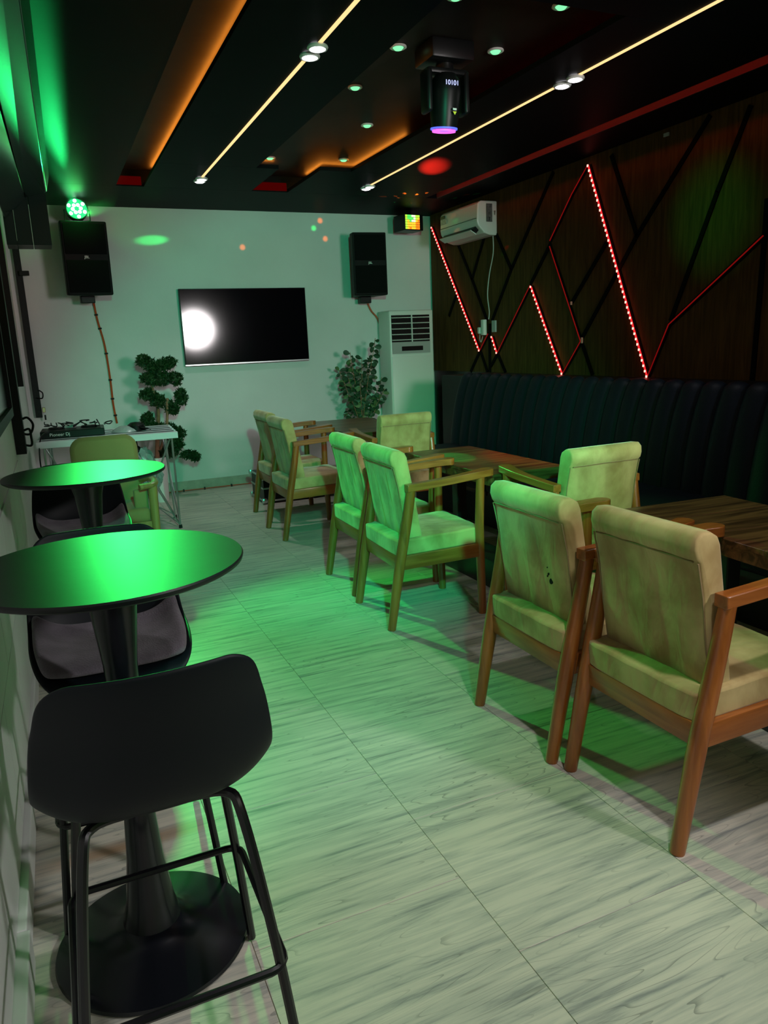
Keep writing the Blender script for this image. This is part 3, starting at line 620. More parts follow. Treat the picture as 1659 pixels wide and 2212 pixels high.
# ------------------------------------------------------------------ plants
p1 = thing('potted_pine', (0.93, 7.93, 0), 'artificial pine bonsai with cloud foliage in a tall white pot', 'plant')
MB().lathe([(0, 0), (0.078, 0), (0.10, 0.46), (0.092, 0.46), (0.086, 0.40), (0, 0.40)], seg=28).build('pot', M_POT, p1, True)
MB().lathe([(0, 0.402), (0.087, 0.402)], seg=20).build('soil', M_SOIL, p1)
MB().tube(curve_pts([(0, 0, 0.40), (0.02, 0.01, 0.6), (0.05, 0.02, 0.8), (0.06, 0.0, 0.95), (0.03, 0.0, 1.15), (0.04, 0, 1.34)]), [0.026 - 0.0004 * k for k in range(41)], 8).build('trunk', M_TRUNK, p1, True)
MB().tube(curve_pts([(0.03, 0.01, 0.5), (0.12, -0.02, 0.75), (0.15, -0.02, 0.95), (0.16, -0.02, 1.05)]), 0.014, 7).build('branch', M_TRUNK, p1, True)
def clump(name, c, size, parent, n, rr):
    m = MB(); rnd = random.Random(hash((round(c[0], 2), round(c[2], 2))) & 0xffff)
    for k in range(n):
        d = Vector((rnd.gauss(0, 1), rnd.gauss(0, 1), rnd.gauss(0, 1))).normalized() * (rnd.random() ** 0.4)
        p = Vector(c) + Vector((d.x * size[0], d.y * size[1], d.z * size[2]))
        for q in range(5):
            e = Vector((rnd.gauss(0, 1), rnd.gauss(0, 1), rnd.gauss(0.3, 1))).normalized(); f = e.cross(Vector((rnd.random(), rnd.random(), 0.3))).normalized() * rr * 0.28
            m.poly([p - f, p + f, p + e * rr])
    return m.build(name, M_PINE, parent)
for x, z, sx, sz in ((-0.03, 1.43, .06, .05), (0.07, 1.36, .08, .07), (0.20, 1.40, .07, .055), (0.26, 1.24, .06, .06), (0.02, 1.25, .09, .06), (0.14, 1.24, .09, .06), (-0.02, 1.10, .07, .05), (0.06, 1.03, .07, .06),
                     (0.30, 1.05, .05, .07), (0.20, 0.95, .06, .06), (-0.05, 0.84, .05, .07), (0.03, 0.73, .09, .07), (0.13, 0.72, .09, .07), (0.23, 0.68, .07, .06), (0.20, 0.57, .07, .06), (0.12, 0.50, .08, .05), (0.32, 0.46, .07, .035), (0.38, 0.43, .04, .03)):
    clump('foliage_pad', (x, random.uniform(-0.04, 0.05), z), (sx * 1.25, 0.06, sz * 1.2), p1, 150, 0.034)
p2 = thing('potted_eucalyptus', (3.24, 8.00, 0), 'leafy artificial eucalyptus bush beside the standing air conditioner', 'plant')
MB().lathe([(0, 0), (0.09, 0), (0.115, 0.40), (0.105, 0.40), (0.10, 0.36), (0, 0.36)], seg=28).build('pot', M_POT, p2, True)
MB().lathe([(0, 0.362), (0.10, 0.362)], seg=20).build('soil', M_SOIL, p2)
stm = MB(); lf = []; rnd = random.Random(5)
lm = bmesh.new(); ov_ = [(0, 0, 0), (0.4, 0.33, .05), (0.75, 0.42, .09), (1.05, 0.3, .06), (1.2, 0, 0), (1.05, -0.3, .06), (0.75, -0.42, .09), (0.4, -0.33, .05)]
lv = [lm.verts.new(Vector(v) * 0.045) for v in ov_]; mid = lm.verts.new(Vector((0.72, 0, -0.03)) * 0.045)
for k in range(8): lm.faces.new((lv[k], lv[(k + 1) % 8], mid))
lme = bpy.data.meshes.new('leaf'); lm.to_mesh(lme); lm.free(); lme.materials.append(M_LEAF)
lme2 = lme.copy(); lme2.materials.clear(); lme2.materials.append(M_LEAF2)
tips = [(-0.10, 1.42), (0.17, 1.56), (0.02, 1.36), (-0.22, 1.26), (0.12, 1.34), (0.20, 1.26), (-0.24, 1.10), (0.27, 1.12), (0.0, 1.22), (-0.16, 0.92), (0.20, 0.92), (-0.14, 0.78), (0.13, 0.78), (0.26, 1.0), (-0.08, 1.3), (-0.02, 1.1), (0.08, 1.16), (-0.12, 1.16)]
for (tx, tz) in tips:
    ty = rnd.uniform(-0.14, 0.10)
    pts_ = curve_pts([(rnd.uniform(-.03, .03), rnd.uniform(-.03, .03), 0.36), (tx * 0.25, ty * 0.3, 0.36 + (tz - 0.36) * 0.45), (tx * 0.75, ty * 0.8, 0.36 + (tz - 0.36) * 0.8), (tx, ty, tz)], 6)
    stm.tube(pts_, 0.0035, 5)
    n = int(13 + 8 * (tz - 0.7))
    for k in range(n):
        q = pts_[int(len(pts_) * (0.42 + 0.56 * k / n)) - 1]
        o = bpy.data.objects.new('leaf', lme2 if rnd.random() < 0.22 else lme); COL.objects.link(o); o.parent = p2
        o.location = q; s = rnd.uniform(1.0, 1.6); o.scale = (s, s, s); o.rotation_euler = (rnd.uniform(0.6, 2.4), rnd.uniform(-0.9, 0.9), rnd.uniform(-0.7, 0.7) + (PI if k % 2 else 0))
stm.build('stems', M_TRUNK, p2)

# ------------------------------------------------------------------ DJ table and gear
dj = thing('folding_stage_table', (0.425, 6.93, 0), 'folding table with white slatted top and crossed silver legs', 'table', None, math.radians(-3))
for k in range(5):
    MB().box((0, -0.345 + 0.162 * k, 0.835), (1.10, 0.080, 0.018), bev=0.001).build('slat', M_SLAT, dj)
MB().box((0, -0.385, 0.818), (1.10, 0.012, 0.05)).build('edge_rail', M_SLAT, dj); MB().box((0, 0.345, 0.818), (1.10, 0.012, 0.05)).build('edge_rail', M_SLAT, dj)
for sx in (-0.53, 0.53): MB().box((sx, -0.02, 0.815), (0.02, 0.72, 0.03)).build('cross_rail', M_ALU, dj)
MB().box((0, -0.02, 0.833), (1.06, 0.68, 0.020)).build('dark_deck', plain('navy_deck', (0.01, 0.012, 0.03), 0.5), dj)
for sx in (-1, 1):
    for (x0, y0, x1, y1) in ((0.50, -0.35, 0.50, -0.33), (0.50, 0.33, 0.50, 0.12), (0.44, -0.35, 0.50, 0.12), (0.47, 0.33, 0.50, -0.33), (0.15, -0.35, 0.50, -0.33), (0.15, 0.33, 0.50, 0.12), (0.50, -0.30, 0.15, -0.30)):
        MB().tube([(sx * x0, y0, 0.81), (sx * x1, y1, 0.015)], 0.008, 8).build('leg', M_ALU, dj)
    for y in (-0.33, 0.12, -0.30):
        MB().lathe([(0, 0), (0.016, 0), (0.014, 0.03), (0, 0.03)], (sx * (0.5 if y != -0.30 else 0.15), y, 0), 10).build('foot', M_DARKPL, dj)
    MB().tube([(sx * 0.5, -0.33, 0.03), (sx * 0.34, 0.0, 0.15), (sx * 0.5, 0.12, 0.03)], 0.005, 6).build('brace', M_ALU, dj)
mx = thing('dj_controller', (0.15, 6.93, 0.846), 'black disc jockey controller with maker lettering on the slatted table', 'dj controller', None, math.radians(-3))
MB().box((0, 0, 0.03), (0.50, 0.34, 0.06), bev=0.006).build('case', M_DARKPL, mx)
text('lettering', 'Pioneer Dj', 0.036, M_LOGO, mx, Matrix.Translation((-0.10, -0.1715, 0.03)) @ FACE_MY)
for sx in (-0.13, 0.13): MB().lathe([(0, 0.075), (0.06, 0.075), (0.07, 0.06), (0.07, 0.058)], (sx, 0.03, 0), 24).build('jog_wheel', M_DARKPL, mx, True)
MB().box((-0.02, 0.05, 0.075), (0.10, 0.06, 0.03), bev=0.01).build('knob_bank', M_GREYPL, mx)
for k in range(9):
    r_ = random.Random(k); pts_ = [(-0.2 + 0.06 * k + r_.uniform(-.04, .04), r_.uniform(-.1, .12), 0.07 + r_.random() * .05) for _ in range(6)]
    MB().tube(curve_pts(pts_, 5), 0.005, 6).build('patch_cable', M_BCABLE, mx, True)
cable('loose_cable', [(-0.03, 6.76, 0.91), (-0.10, 6.62, 0.88), (-0.13, 6.56, 0.72), (-0.12, 6.60, 0.4), (-0.07, 6.66, 0.04)], 0.006, M_BCABLE, 'black cable hanging off the left end of the slatted table')
bag = thing('cap_in_bag', (0.62, 6.92, 0.846), 'dark cap half wrapped in clear plastic on the slatted table', 'bag')
MB().lathe([(0, 0.075), (0.04, 0.07), (0.075, 0.045), (0.09, 0.0), (0, 0.0)], (0.04, 0, 0), 20).build('cap', M_DARKPL, bag, True)
MB().box((0.10, -0.06, 0.022), (0.09, 0.10, 0.008), Euler((0.1, 0.25, 0.4)), bev=0.003).build('visor', M_DARKPL, bag)
q = MB().lathe([(0, 0.05), (0.05, 0.045), (0.10, 0.02), (0.12, 0.0), (0, 0.0)], (-0.05, -0.01, 0), 14).build('wrapper', M_PLASTBAG, bag, True)
hb = thing('plastic_bags', (0.70, 6.98, 0), 'clear and black plastic bags bunched under the slatted table', 'bag')
for cx, cz, s_, mt, nm in ((0.0, 0.55, 0.10, M_PLASTBAG, 'clear_bag'), (-0.08, 0.62, 0.07, M_DARKPL, 'black_bag'), (0.06, 0.42, 0.09, M_PLASTBAG, 'clear_bag')):
    t = bmesh.new(); bmesh.ops.create_icosphere(t, subdivisions=3, radius=s_)
    for v in t.verts: v.co *= 1 + 0.18 * math.sin(v.co.x * 90 + v.co.z * 60) * math.cos(v.co.y * 80); v.co.z *= 1.35
    for v in t.verts: v.co += Vector((cx, 0, cz))
    m = MB(); m.merge(t); m.build(nm, mt, hb, True)
MB().tube([(-0.05, 0, 0.80), (-0.04, 0, 0.68), (0.02, 0, 0.60)], 0.01, 6).build('handle', M_DARKPL, hb)
coil = cable('cable_coil', [(-0.02 + 0.09 * math.cos(a * .9), 6.95 + 0.05 * math.sin(a * .9) + 0.002 * a, 0.30 + 0.14 * math.sin(a * .9 + 0.5)) for a in range(22)], 0.008, M_BCABLE, 'coil of black cable under the left end of the slatted table')
# flight case under far table
fc = thing('flight_case', (2.20, 7.35, 0), 'low black flight case with silver edging under the farthest dining table', 'case')
MB().box((0, 0, 0.15), (0.78, 0.46, 0.26), bev=0.004).build('body', M_DARKPL, fc)
for z in (0.03, 0.155, 0.27):
    for y in (-0.232, 0.232): MB().box((0, y, z), (0.80, 0.012, 0.016)).build('edge_trim', M_ALU, fc)
    for x in (-0.392, 0.392): MB().box((x, 0, z), (0.012, 0.47, 0.016)).build('edge_trim', M_ALU, fc)
for x in (-0.39, 0.39):
    for y in (-0.23, 0.23):
        for z in (0.035, 0.265): MB().box((x, y, z), (0.05, 0.05, 0.05), bev=0.012).build('corner_guard', M_ALU, fc, True)
for x in (-0.2, 0.2): MB().box((x, -0.238, 0.2), (0.08, 0.01, 0.09)).build('latch', M_DARKPL, fc)
for x in (-0.3, 0.3):
    for y in (-0.18, 0.18): MB().lathe([(0, 0), (0.02, 0), (0.02, 0.025), (0, 0.025)], (x, y, 0), 12).build('foot', M_DARKPL, fc)

# ------------------------------------------------------------------ left wall steelwork
def steel_bar(x, y, z0, z1, w, label, dx=0.06):
    t = thing('steel_door_edge', (x, y, z0), label, 'door edge'); h = z1 - z0
    MB().box((0, 0, h / 2), (dx, w, h), bev=0.003).build('bar', M_STEEL, t); return t
a = steel_bar(-0.198, 5.15, 0.93, 2.55, 0.16, 'broad black steel shutter edge with hook rings on the left wall')
for dz, dx in ((0.17, 0.0), (0.10, 0.02)):
    MB().tube(curve_pts([(0.01, -0.02, dz - 0.045), (0.06, -0.02, dz - 0.055), (0.085 - dx, -0.02, dz), (0.06, -0.02, dz + 0.045), (0.03, -0.02, dz + 0.04)]), 0.007, 8).build('hook', M_STEEL, a, True)
a2 = steel_bar(-0.192, 6.25, 1.30, 2.5, 0.05, 'thin black steel frame edge just past the broad shutter edge')
a3 = steel_bar(-0.115, 8.33, 0.92, 2.60, 0.07, 'black steel door edge with latch and padlock in the back left corner')
MB().box((0.045, -0.06, 1.38), (0.09, 0.03, 0.045), bev=0.006).build('latch', M_STEEL, a3)
MB().tube(curve_pts([(0.0, -0.07, 0.20), (0.05, -0.07, 0.19), (0.06, -0.07, 0.24), (0.03, -0.07, 0.27)]), 0.006, 8).build('bolt_ring', M_STEEL, a3, True)
MB().box((0.05, -0.075, 0.075), (0.03, 0.02, 0.05), bev=0.005).build('padlock', M_BRASS, a3)
MB().box((0.055, -0.075, 0.0), (0.016, 0.006, 0.05)).build('key', M_STEEL, a3)
wn = MB().prism([(lx(2.6) - .01, 2.6), (lx(4.75) - .01, 4.75), (lx(4.75) + .012, 4.75), (lx(2.6) + .012, 2.6)], 1.24, 2.35).build('window_1', M_GLASSBLK); tag(wn, kind='structure')
for zz_, hh in ((1.21, 0.05), (2.37, 0.05)): MB().prism([(lx(2.55) - .01, 2.55), (lx(4.82) - .01, 4.82), (lx(4.82) + .03, 4.82), (lx(2.55) + .03, 2.55)], zz_ - hh / 2, zz_ + hh / 2).build('window_frame', M_STEEL, wn)
for yy_ in (2.58, 4.79): MB().prism([(lx(yy_) - .01, yy_ - .03), (lx(yy_) - .01, yy_ + .03), (lx(yy_) + .03, yy_ + .03), (lx(yy_) + .03, yy_ - .03)], 1.2, 2.4).build('window_frame', M_STEEL, wn)
# glossy boxed bulkhead along the top of the left wall
bh = thing('bulkhead_box', (-0.1, 5.5, 2.6), 'glossy dark green boxed housing under the ceiling along the left wall', 'housing')
def quadbox(P, th, name, parent, mat, off):
    m = MB(); c = [Vector(p) - Vector(off) for p in P]; n = (c[1] - c[0]).cross(c[2] - c[0]).normalized() * th
    a_ = [m.bm.verts.new(p) for p in c]; b_ = [m.bm.verts.new(p + n) for p in c]
    m.bm.faces.new(a_); m.bm.faces.new(b_[::-1])
    for k in range(4): m.bm.faces.new((a_[k], b_[k], b_[(k + 1) % 4], a_[(k + 1) % 4]))
    return m.build(name, mat, parent, bevel=0.003)
OFF = (-0.1, 5.5, 2.6)
quadbox([(0.03, 1.5, 2.80), (0.185, 7.0, 2.80), (0.03, 7.0, 2.76), (-0.12, 1.5, 2.74)], 0.012, 'cover_panel', bh, M_DUCT, OFF)
quadbox([(0.07, 1.5, 2.93), (0.225, 7.0, 2.93), (0.19, 7.0, 2.805), (0.035, 1.5, 2.805)], 0.012, 'side_panel', bh, M_DUCT, OFF)
quadbox([(-0.13, 1.5, 2.735), (0.025, 7.0, 2.755), (-0.14, 7.0, 2.60), (-0.24, 1.5, 2.60)], 0.012, 'cover_panel', bh, M_DUCT, OFF)
bx = thing('hanging_duct_box', (0.02, 7.1, 2.6), 'dark ribbed box hanging below the end of the green housing', 'housing')
for x0, x1 in ((-0.135, -0.06), (-0.055, 0.06), (0.065, 0.20)):
    MB().prism([(x0 - 0.02, 7.02), (x1 - 0.02, 7.02), (x1 - 0.02, 7.30), (x0 - 0.02, 7.30)], 2.40, 2.80, Matrix.Translation((-0.02, -7.1, -2.6))).build('panel', M_BOX, bx, bevel=0.004)

# ------------------------------------------------------------------ bar tables and stools
def bar_table(loc, r, label):
    t = thing('round_bar_table', loc, label, 'table', 'round black bar tables')
    h = 1.03
    MB().lathe([(0, h - 0.018), (r - 0.012, h - 0.018), (r - 0.002, h - 0.012), (r, h - 0.004), (r - 0.003, h), (0, h)], seg=96).build('table_top', M_TOPBLK, t, True, angle=50)
    MB().lathe([(0.075, h - 0.02), (0.055, h - 0.10), (0.040, h - 0.25), (0.034, 0.55), (0.036, 0.40), (0.045, 0.25), (0.060, 0.12), (0.072, 0.075), (0.074, 0.05)], seg=40).build('column', M_TULIP, t, True)
    MB().lathe([(0, 0), (0.236, 0), (0.243, 0.006), (0.240, 0.014), (0.19, 0.028), (0.13, 0.042), (0.095, 0.055), (0.07, 0.072), (0, 0.075)], seg=72).build('base', M_TULIP, t, True, angle=50)
    return t
bar_table((0.075, 1.805, 0), 0.312, 'round black bar table nearest the camera, green glare on top')
bar_table((0.098, 3.34, 0), 0.322, 'round black bar table behind the first, its top glowing green')
def make_stool():
    root = thing('bar_stool', (0, 0, 0), 'x', 'stool', 'black bucket bar stools')
    # shell: v runs from the front lip over the pan and up the back
    prof = [(0.205, 0.655), (0.185, 0.680), (0.12, 0.686), (0.03, 0.678), (-0.06, 0.668), (-0.13, 0.667), (-0.180, 0.700), (-0.205, 0.765), (-0.220, 0.85), (-0.234, 0.905), (-0.244, 0.945), (-0.250, 0.975), (-0.2515, 0.989)]
    half = [0.155, 0.190, 0.206, 0.215, 0.218, 0.218, 0.217, 0.212, 0.203, 0.194, 0.186, 0.170, 0.135]
    curl = [0.0, 0.012, 0.028, 0.045, 0.055, 0.065, 0.070, 0.05, 0.03, 0.0, 0.0, 0.0, 0.0]
    fwd = [0, 0, 0, 0, 0.0, 0.015, 0.03, 0.04, 0.045, 0.045, 0.04, 0.03, 0.02]
    def grid(u0, u1, vi, lift, shrink):
        m = MB(); R = []; N = 14
        for i in vi:
            y, z = prof[i]; row = []
            for k in range(N + 1):
                u = u0 + (u1 - u0) * k / N; e = abs(u) ** 4
                x = u * half[i] * shrink
                row.append(m.bm.verts.new((x, y + fwd[i] * u * u + (lift * (i / 12.0) if i > 5 else 0), z + curl[i] * e + (lift if i <= 6 else lift * 0.4))))
            R.append(row)
        for a_, b_ in zip(R, R[1:]):
            for k in range(N): m.bm.faces.new((a_[k], a_[k + 1], b_[k + 1], b_[k]))
        return m
    grid(-1, 1, range(13), 0, 1).build('seat_shell', M_SHELL, root, True, solid=0.010, sub=2, angle=180)
    grid(-1, 1, range(1, 7), 0.020, 0.93).build('cushion', M_GREYFAB, root, True, solid=0.028, sub=2, angle=180)
    for sx in (-1, 1):
        for sy in (-1, 1):
            pts_ = curve_pts([(sx * 0.05, sy * 0.09, 0.652), (sx * 0.125, sy * 0.10, 0.648), (sx * 0.148, sy * 0.13, 0.60), (sx * 0.180, sy * 0.19, 0.33), (sx * 0.208, sy * 0.232, 0.006)], 6)
            l = MB().tube(pts_, 0.0105, 10).build('leg', M_TUBE, root, True)
    rr = [(x, y, 0.30) for x, y in rounded_rect(0.39, 0.415, 0.035, 4)]; rr.append(rr[0]); rr.append(rr[1])
    MB().tube(rr, 0.0085, 8).build('footrest', M_TUBE, root, True)
    MB().box((0, 0, 0.652), (0.16, 0.18, 0.010)).build('mount_plate', M_TUBE, root)
    return root
stool = make_stool()
stool.location = (0.096, 1.455, 0); stool.rotation_euler = (0, 0, 0); stool['label'] = 'nearest black bar stool seen from behind, in front of the near bar table'
for (x, y, rz, lab) in ((0.075, 2.15, PI, 'black bar stool with grey cushion between the two bar tables'), (0.075, 3.75, PI + 0.04, 'black bar stool with grey cushion behind the second bar table')):
    s_ = copy_tree(stool); s_.location = (x, y, 0); s_.rotation_euler = (0, 0, rz); s_['label'] = lab

# ------------------------------------------------------------------ armchair by the DJ table
ca = thing('curved_armchair', (0.30, 5.30, 0), 'cream armchair with curved light wood arms in front of the slatted table', 'chair')
MB().prism(rounded_rect(0.44, 0.50, 0.09), -0.045, 0.045, Matrix.Translation((0, 0.20, 0.71)) @ Matrix.Rotation(PI / 2 - 0.12, 4, 'X')).build('backrest', M_CREAM, ca, True, bevel=0.03)
MB().box((0, -0.02, 0.46), (0.44, 0.46, 0.10), bev=0.035, seg=4).build('seat', M_CREAM, ca, True)
for sx in (-1, 1):
    MB().tube(curve_pts([(sx * 0.20, 0.20, 0.62), (sx * 0.26, 0.05, 0.66), (sx * 0.27, -0.14, 0.665), (sx * 0.245, -0.245, 0.66), (sx * 0.16, -0.27, 0.655)]), 0.026, 10, flat=0.75).build('armrest', M_BIRCH, ca, True)
    MB().tube([(sx * 0.245, -0.235, 0.65), (sx * 0.24, -0.24, 0.35), (sx * 0.235, -0.24, 0)], [0.030, 0.028, 0.022], 12).build('leg', M_BIRCH, ca, True)
    MB().tube([(sx * 0.21, 0.21, 0.60), (sx * 0.22, 0.24, 0)], [0.026, 0.02], 12).build('leg', M_BIRCH, ca, True)
MB().box((0, -0.235, 0.39), (0.44, 0.03, 0.06)).build('seat_rail', M_BIRCH, ca)
MB().box((0, 0.21, 0.39), (0.42, 0.03, 0.06)).build('seat_rail', M_BIRCH, ca)
pnl = MB().box((0.17, -0.18, 0.52), (0.09, 0.05, 0.22), bev=0.015, seg=3).build('side_cushion', M_CREAM, ca, True)

# ------------------------------------------------------------------ dining armchairs (face +x in local space)
def make_chair():
    root = thing('dining_armchair', (0, 0, 0), 'x', 'chair', 'wooden armchairs with beige velvet seats')
    hw = 0.250
    for s in (-1, 1):
        MB().tube(curve_pts([(0.0, s * hw, 0), (0.033, s * hw, 0.19), (0.068, s * hw, 0.38), (0.113, s * (hw + 0.004), 0.60), (0.138, s * (hw + 0.006), 0.748)], 5), [0.0225] + [0.0235 + 0.0007 * k for k in range(7)] + [0.0285] * 5 + [0.028, 0.0275, 0.027, 0.0265, 0.026, 0.0255, 0.025, 0.025], 14).build('leg', M_TEAK, root, True)
        MB().tube([(0.555, s * hw, 0), (0.548, s * hw, 0.25), (0.542, s * hw, 0.50), (0.548, s * (hw + 0.008), 0.775)], [0.022, 0.024, 0.025, 0.023], 14).build('leg', M_TEAK, root, True)
        # armrest: flat bar bowing outward, paddle at the front
        cl = curve_pts([(0.112, hw + 0.004, 0.762), (0.22, hw + 0.010, 0.770), (0.37, hw + 0.010, 0.780), (0.50, hw + 0.000, 0.790), (0.600, hw - 0.020, 0.796)], 6)
        wd_ = [0.024 + (0.016 * max(0, (k / (len(cl) - 1) - 0.45) / 0.55)) for k in range(len(cl))]
        m = MB(); rows = []
        n = len(cl)
        for k, p in enumerate(cl):
            w = wd_[k]
            rows.append((Vector((p.x, s * (p.y + w), p.z)), Vector((p.x, s * (p.y - w), p.z))))
        tip = cl[-1]; arc = [Vector((tip.x + 0.040 * math.sin(a), s * (tip.y + 0.040 * math.cos(a)), tip.z)) for a in [PI * q / 8 for q in range(1, 8)]]
        ring = [r[0] for r in rows] + arc + [r[1] for r in rows][::-1]
        top = [m.bm.verts.new(p + Vector((0, 0, 0.018))) for p in ring]; bot = [m.bm.verts.new(p - Vector((0, 0, 0.020))) for p in ring]
        m.bm.faces.new(top); m.bm.faces.new(bot[::-1]); nn = len(ring)
        for k in range(nn): m.bm.faces.new((top[k], bot[k], bot[(k + 1) % nn], top[(k + 1) % nn]))
        bmesh.ops.triangulate(m.bm, faces=[f for f in m.bm.faces if len(f.verts) > 4])
        m.build('armrest', M_TEAKX, root, True, bevel=0.007, angle=40)
        MB().box((0.305, s * (hw + 0.004), 0.368), (0.48, 0.026, 0.075), Euler((0, math.radians(-1.0), 0)), bev=0.004).build('side_rail', M_TEAKX, root, True)
    MB().box((0.066, 0, 0.360), (0.026, 2 * hw - 0.03, 0.075), bev=0.004).build('rear_rail', M_TEAKY, root, True)
    MB().box((0.54, 0, 0.378), (0.024, 2 * hw - 0.02, 0.065), bev=0.004).build('front_rail', M_TEAKY, root, True)
    # seat cushion
    t = bmesh.new(); bmesh.ops.create_cube(t, size=1)
    for v in t.verts: v.co = Vector((v.co.x * 0.52, v.co.y * 0.490, v.co.z * 0.088))
    bmesh.ops.subdivide_edges(t, edges=t.edges[:], cuts=9, use_grid_fill=True)
    for v in t.verts:
        x, y, z = v.co; ex = 1 - (abs(x) / 0.265) ** 4; ey = 1 - (abs(y) / 0.2425) ** 4
        if z > 0: v.co.z += 0.012 * max(0, ex * ey) + 0.003 * math.sin(x * 31 + y * 17) * math.sin(y * 23)
        if z < -0.03: v.co.z += 0.004 * math.sin(y * 40) * 0
        k = 1 - 0.035 * max(0, (abs(x) / 0.265) ** 6) * max(0, (abs(y) / 0.2425) ** 6); v.co.y *= k; v.co.x *= k
    for v in t.verts: v.co = Matrix.Rotation(math.radians(-1.5), 4, 'Y') @ v.co + Vector((0.310, 0, 0.445))
    m = MB(); m.merge(t); m.build('seat', M_VELVET, root, True, bevel=0.018, angle=60)
    # backrest: side profile swept across the width, rounded at both ends, with the top roll and its seam
    prof = [(0.080, 0.515), (0.058, 0.64), (0.034, 0.80), (0.016, 0.905), (0.004, 0.918), (-0.004, 0.945), (0.000, 0.975), (0.020, 0.992), (0.055, 0.990), (0.080, 0.975), (0.092, 0.95), (0.105, 0.88), (0.128, 0.76), (0.150, 0.64), (0.170, 0.53), (0.165, 0.505), (0.12, 0.498)]
    prof = [(x + 0.046, z - 0.036 - 0.035 * max(0, (0.9 - z) / 0.4)) for x, z in prof]
    cxp, czp = sum(p[0] for p in prof) / len(prof), sum(p[1] for p in prof) / len(prof)
    m = MB(); rings = []; HW = 0.222
    rnd_ = random.Random(3)
    ys = [(-1.0, 0.009), (-0.988, 0.003), (-0.965, 0.0)] + [(-0.9 + 1.8 * k / 14, -0.002) for k in range(15)] + [(0.965, 0.0), (0.988, 0.003), (1.0, 0.009)]
    for yy, ins in ys:
        row = []
        for i, (px_, pz_) in enumerate(prof):
            # tangent-based inward normal
            a_ = Vector(prof[i - 1]); b_ = Vector(prof[(i + 1) % len(prof)]); tg = (b_ - a_).normalized(); nr = Vector((tg.y, -tg.x))
            if (Vector((px_, pz_)) - Vector((cxp, czp))).dot(nr) < 0: nr = -nr
            q = Vector((px_, pz_)) - nr * ins
            wob = 0.0
            if i in (1, 2): wob = 0.0035 * math.sin(yy * 9 + pz_ * 30) + 0.003 * math.sin(yy * 23 + pz_ * 14)
            if i in (4,): wob = 0.0025 * math.sin(yy * 60)
            taper = 1.0 + 0.02 * (pz_ - 0.75)
            row.append(m.bm.verts.new((q.x + wob, yy * HW * taper, q.y)))
        rings.append(row)
    npf = len(prof)
    for a_, b_ in zip(rings, rings[1:]):
        for k in range(npf): m.bm.faces.new((a_[k], a_[(k + 1) % npf], b_[(k + 1) % npf], b_[k]))
    m.bm.faces.new(rings[0]); m.bm.faces.new(rings[-1][::-1])
    bk = m.build('backrest', M_VELVET, root, True, angle=70)
    sm = MB(); sm.tube([(0.012, -0.205, 0.907), (0.011, 0, 0.909), (0.012, 0.205, 0.907)], 0.0028, 6)
    for s in (-1, 1): sm.tube([(0.016, s * 0.219, 0.905), (0.040, s * 0.2195, 0.80), (0.062, s * 0.2185, 0.65), (0.084, s * 0.217, 0.52)], 0.0028, 6)
    sm.build('seam_piping', plain('piping', (0.30, 0.21, 0.10), 0.8), bk, True)
    sm_ = [o for o in bk.children][0]; sm_.location = (0.042, 0, -0.036)
    return root
ch = make_chair()
CH = [((1.520, 1.695), 0, 'nearest beige armchair, cut by the right edge of the photo'), ((1.492, 2.268), 0, 'beige armchair with stained hole marks, left of the nearest one'),
      ((1.525, 3.715), -0.03, 'bright green lit armchair, nearer one of the middle pair'), ((1.565, 4.345), -0.02, 'bright green lit armchair, farther one of the middle pair'),
      ((1.575, 5.88), 0, 'beige armchair, nearer one of the farthest pair'), ((1.64, 6.575), 0, 'farthest beige armchair, before the white wall'),
      ((2.535, 5.27), PI / 2 + 0.02, 'green lit armchair seen from behind, beside the sofa end'), ((2.50, 2.895), PI / 2 + 0.02, 'green lit armchair seen from behind, between the two nearer dining tables')]
for i, ((x, y), rz, lab) in enumerate(CH):
    c = ch if i == 0 else copy_tree(ch)
    c.location = (x - (0.0 if rz == 0 else 0), y, 0); c.rotation_euler = (0, 0, rz); c['label'] = lab
# stains on the second chair back
sp = MB()
for (dy, dz, r_) in ((-0.115, 0.665, 0.011), (-0.103, 0.690, 0.005), (-0.095, 0.680, 0.004), (-0.100, 0.715, 0.003)):
    sp.lathe([(0, 0.0), (r_, 0.0), (r_, 0.0012), (0, 0.0012)], seg=12, M=Matrix.Translation((0.0915 - (dz - 0.68) * 0.15, dy, dz - 0.036)) @ Matrix.Rotation(-PI / 2 + 0.15, 4, 'Y'))
second = [o for o in COL.objects if o.get('label', '').startswith('beige armchair with stained')][0]
sb = [o for o in second.children if o.name.startswith('backrest')][0]
sp.build('ink_stain', M_DARKPL, sb)

# ------------------------------------------------------------------ dining tables
def dtable(x0, x1, y0, y1, label, rz=0.0):
    cx, cy = (x0 + x1) / 2, (y0 + y1) / 2; w, l = x1 - x0, y1 - y0
    t = thing('dining_table', (cx, cy, 0), label, 'table', 'rectangular wooden dining tables', rz)
    n = 5
    for k in range(n):
        MB().box((0, -l / 2 + l * (k + 0.5) / n, 0.757), (w, l / n - 0.002, 0.022), bev=0.0015, seg=1).build('board', M_TABLE, t)
    for s in (-1, 1):
        MB().box((s * (w / 2 - 0.012), 0, 0.727), (0.024, l, 0.045)).build('apron', M_TABLE, t); MB().box((0, s * (l / 2 - 0.012), 0.727), (w - 0.05, 0.024, 0.045)).build('apron', M_TABLE, t)
    for s in (-1, 1):
        MB().box((0.02, s * l * 0.26, 0.46), (0.07, 0.07, 0.57), bev=0.004).build('leg', M_BLKBOX, t)
    MB().box((0.02, 0, 0.09), (0.20, l * 0.62, 0.18), bev=0.004).build('plinth', M_BLKBOX, t)
    return t
dtable(2.165, 2.67, 3.50, 4.60, 'dining table in the middle, with red glow and a green light patch')
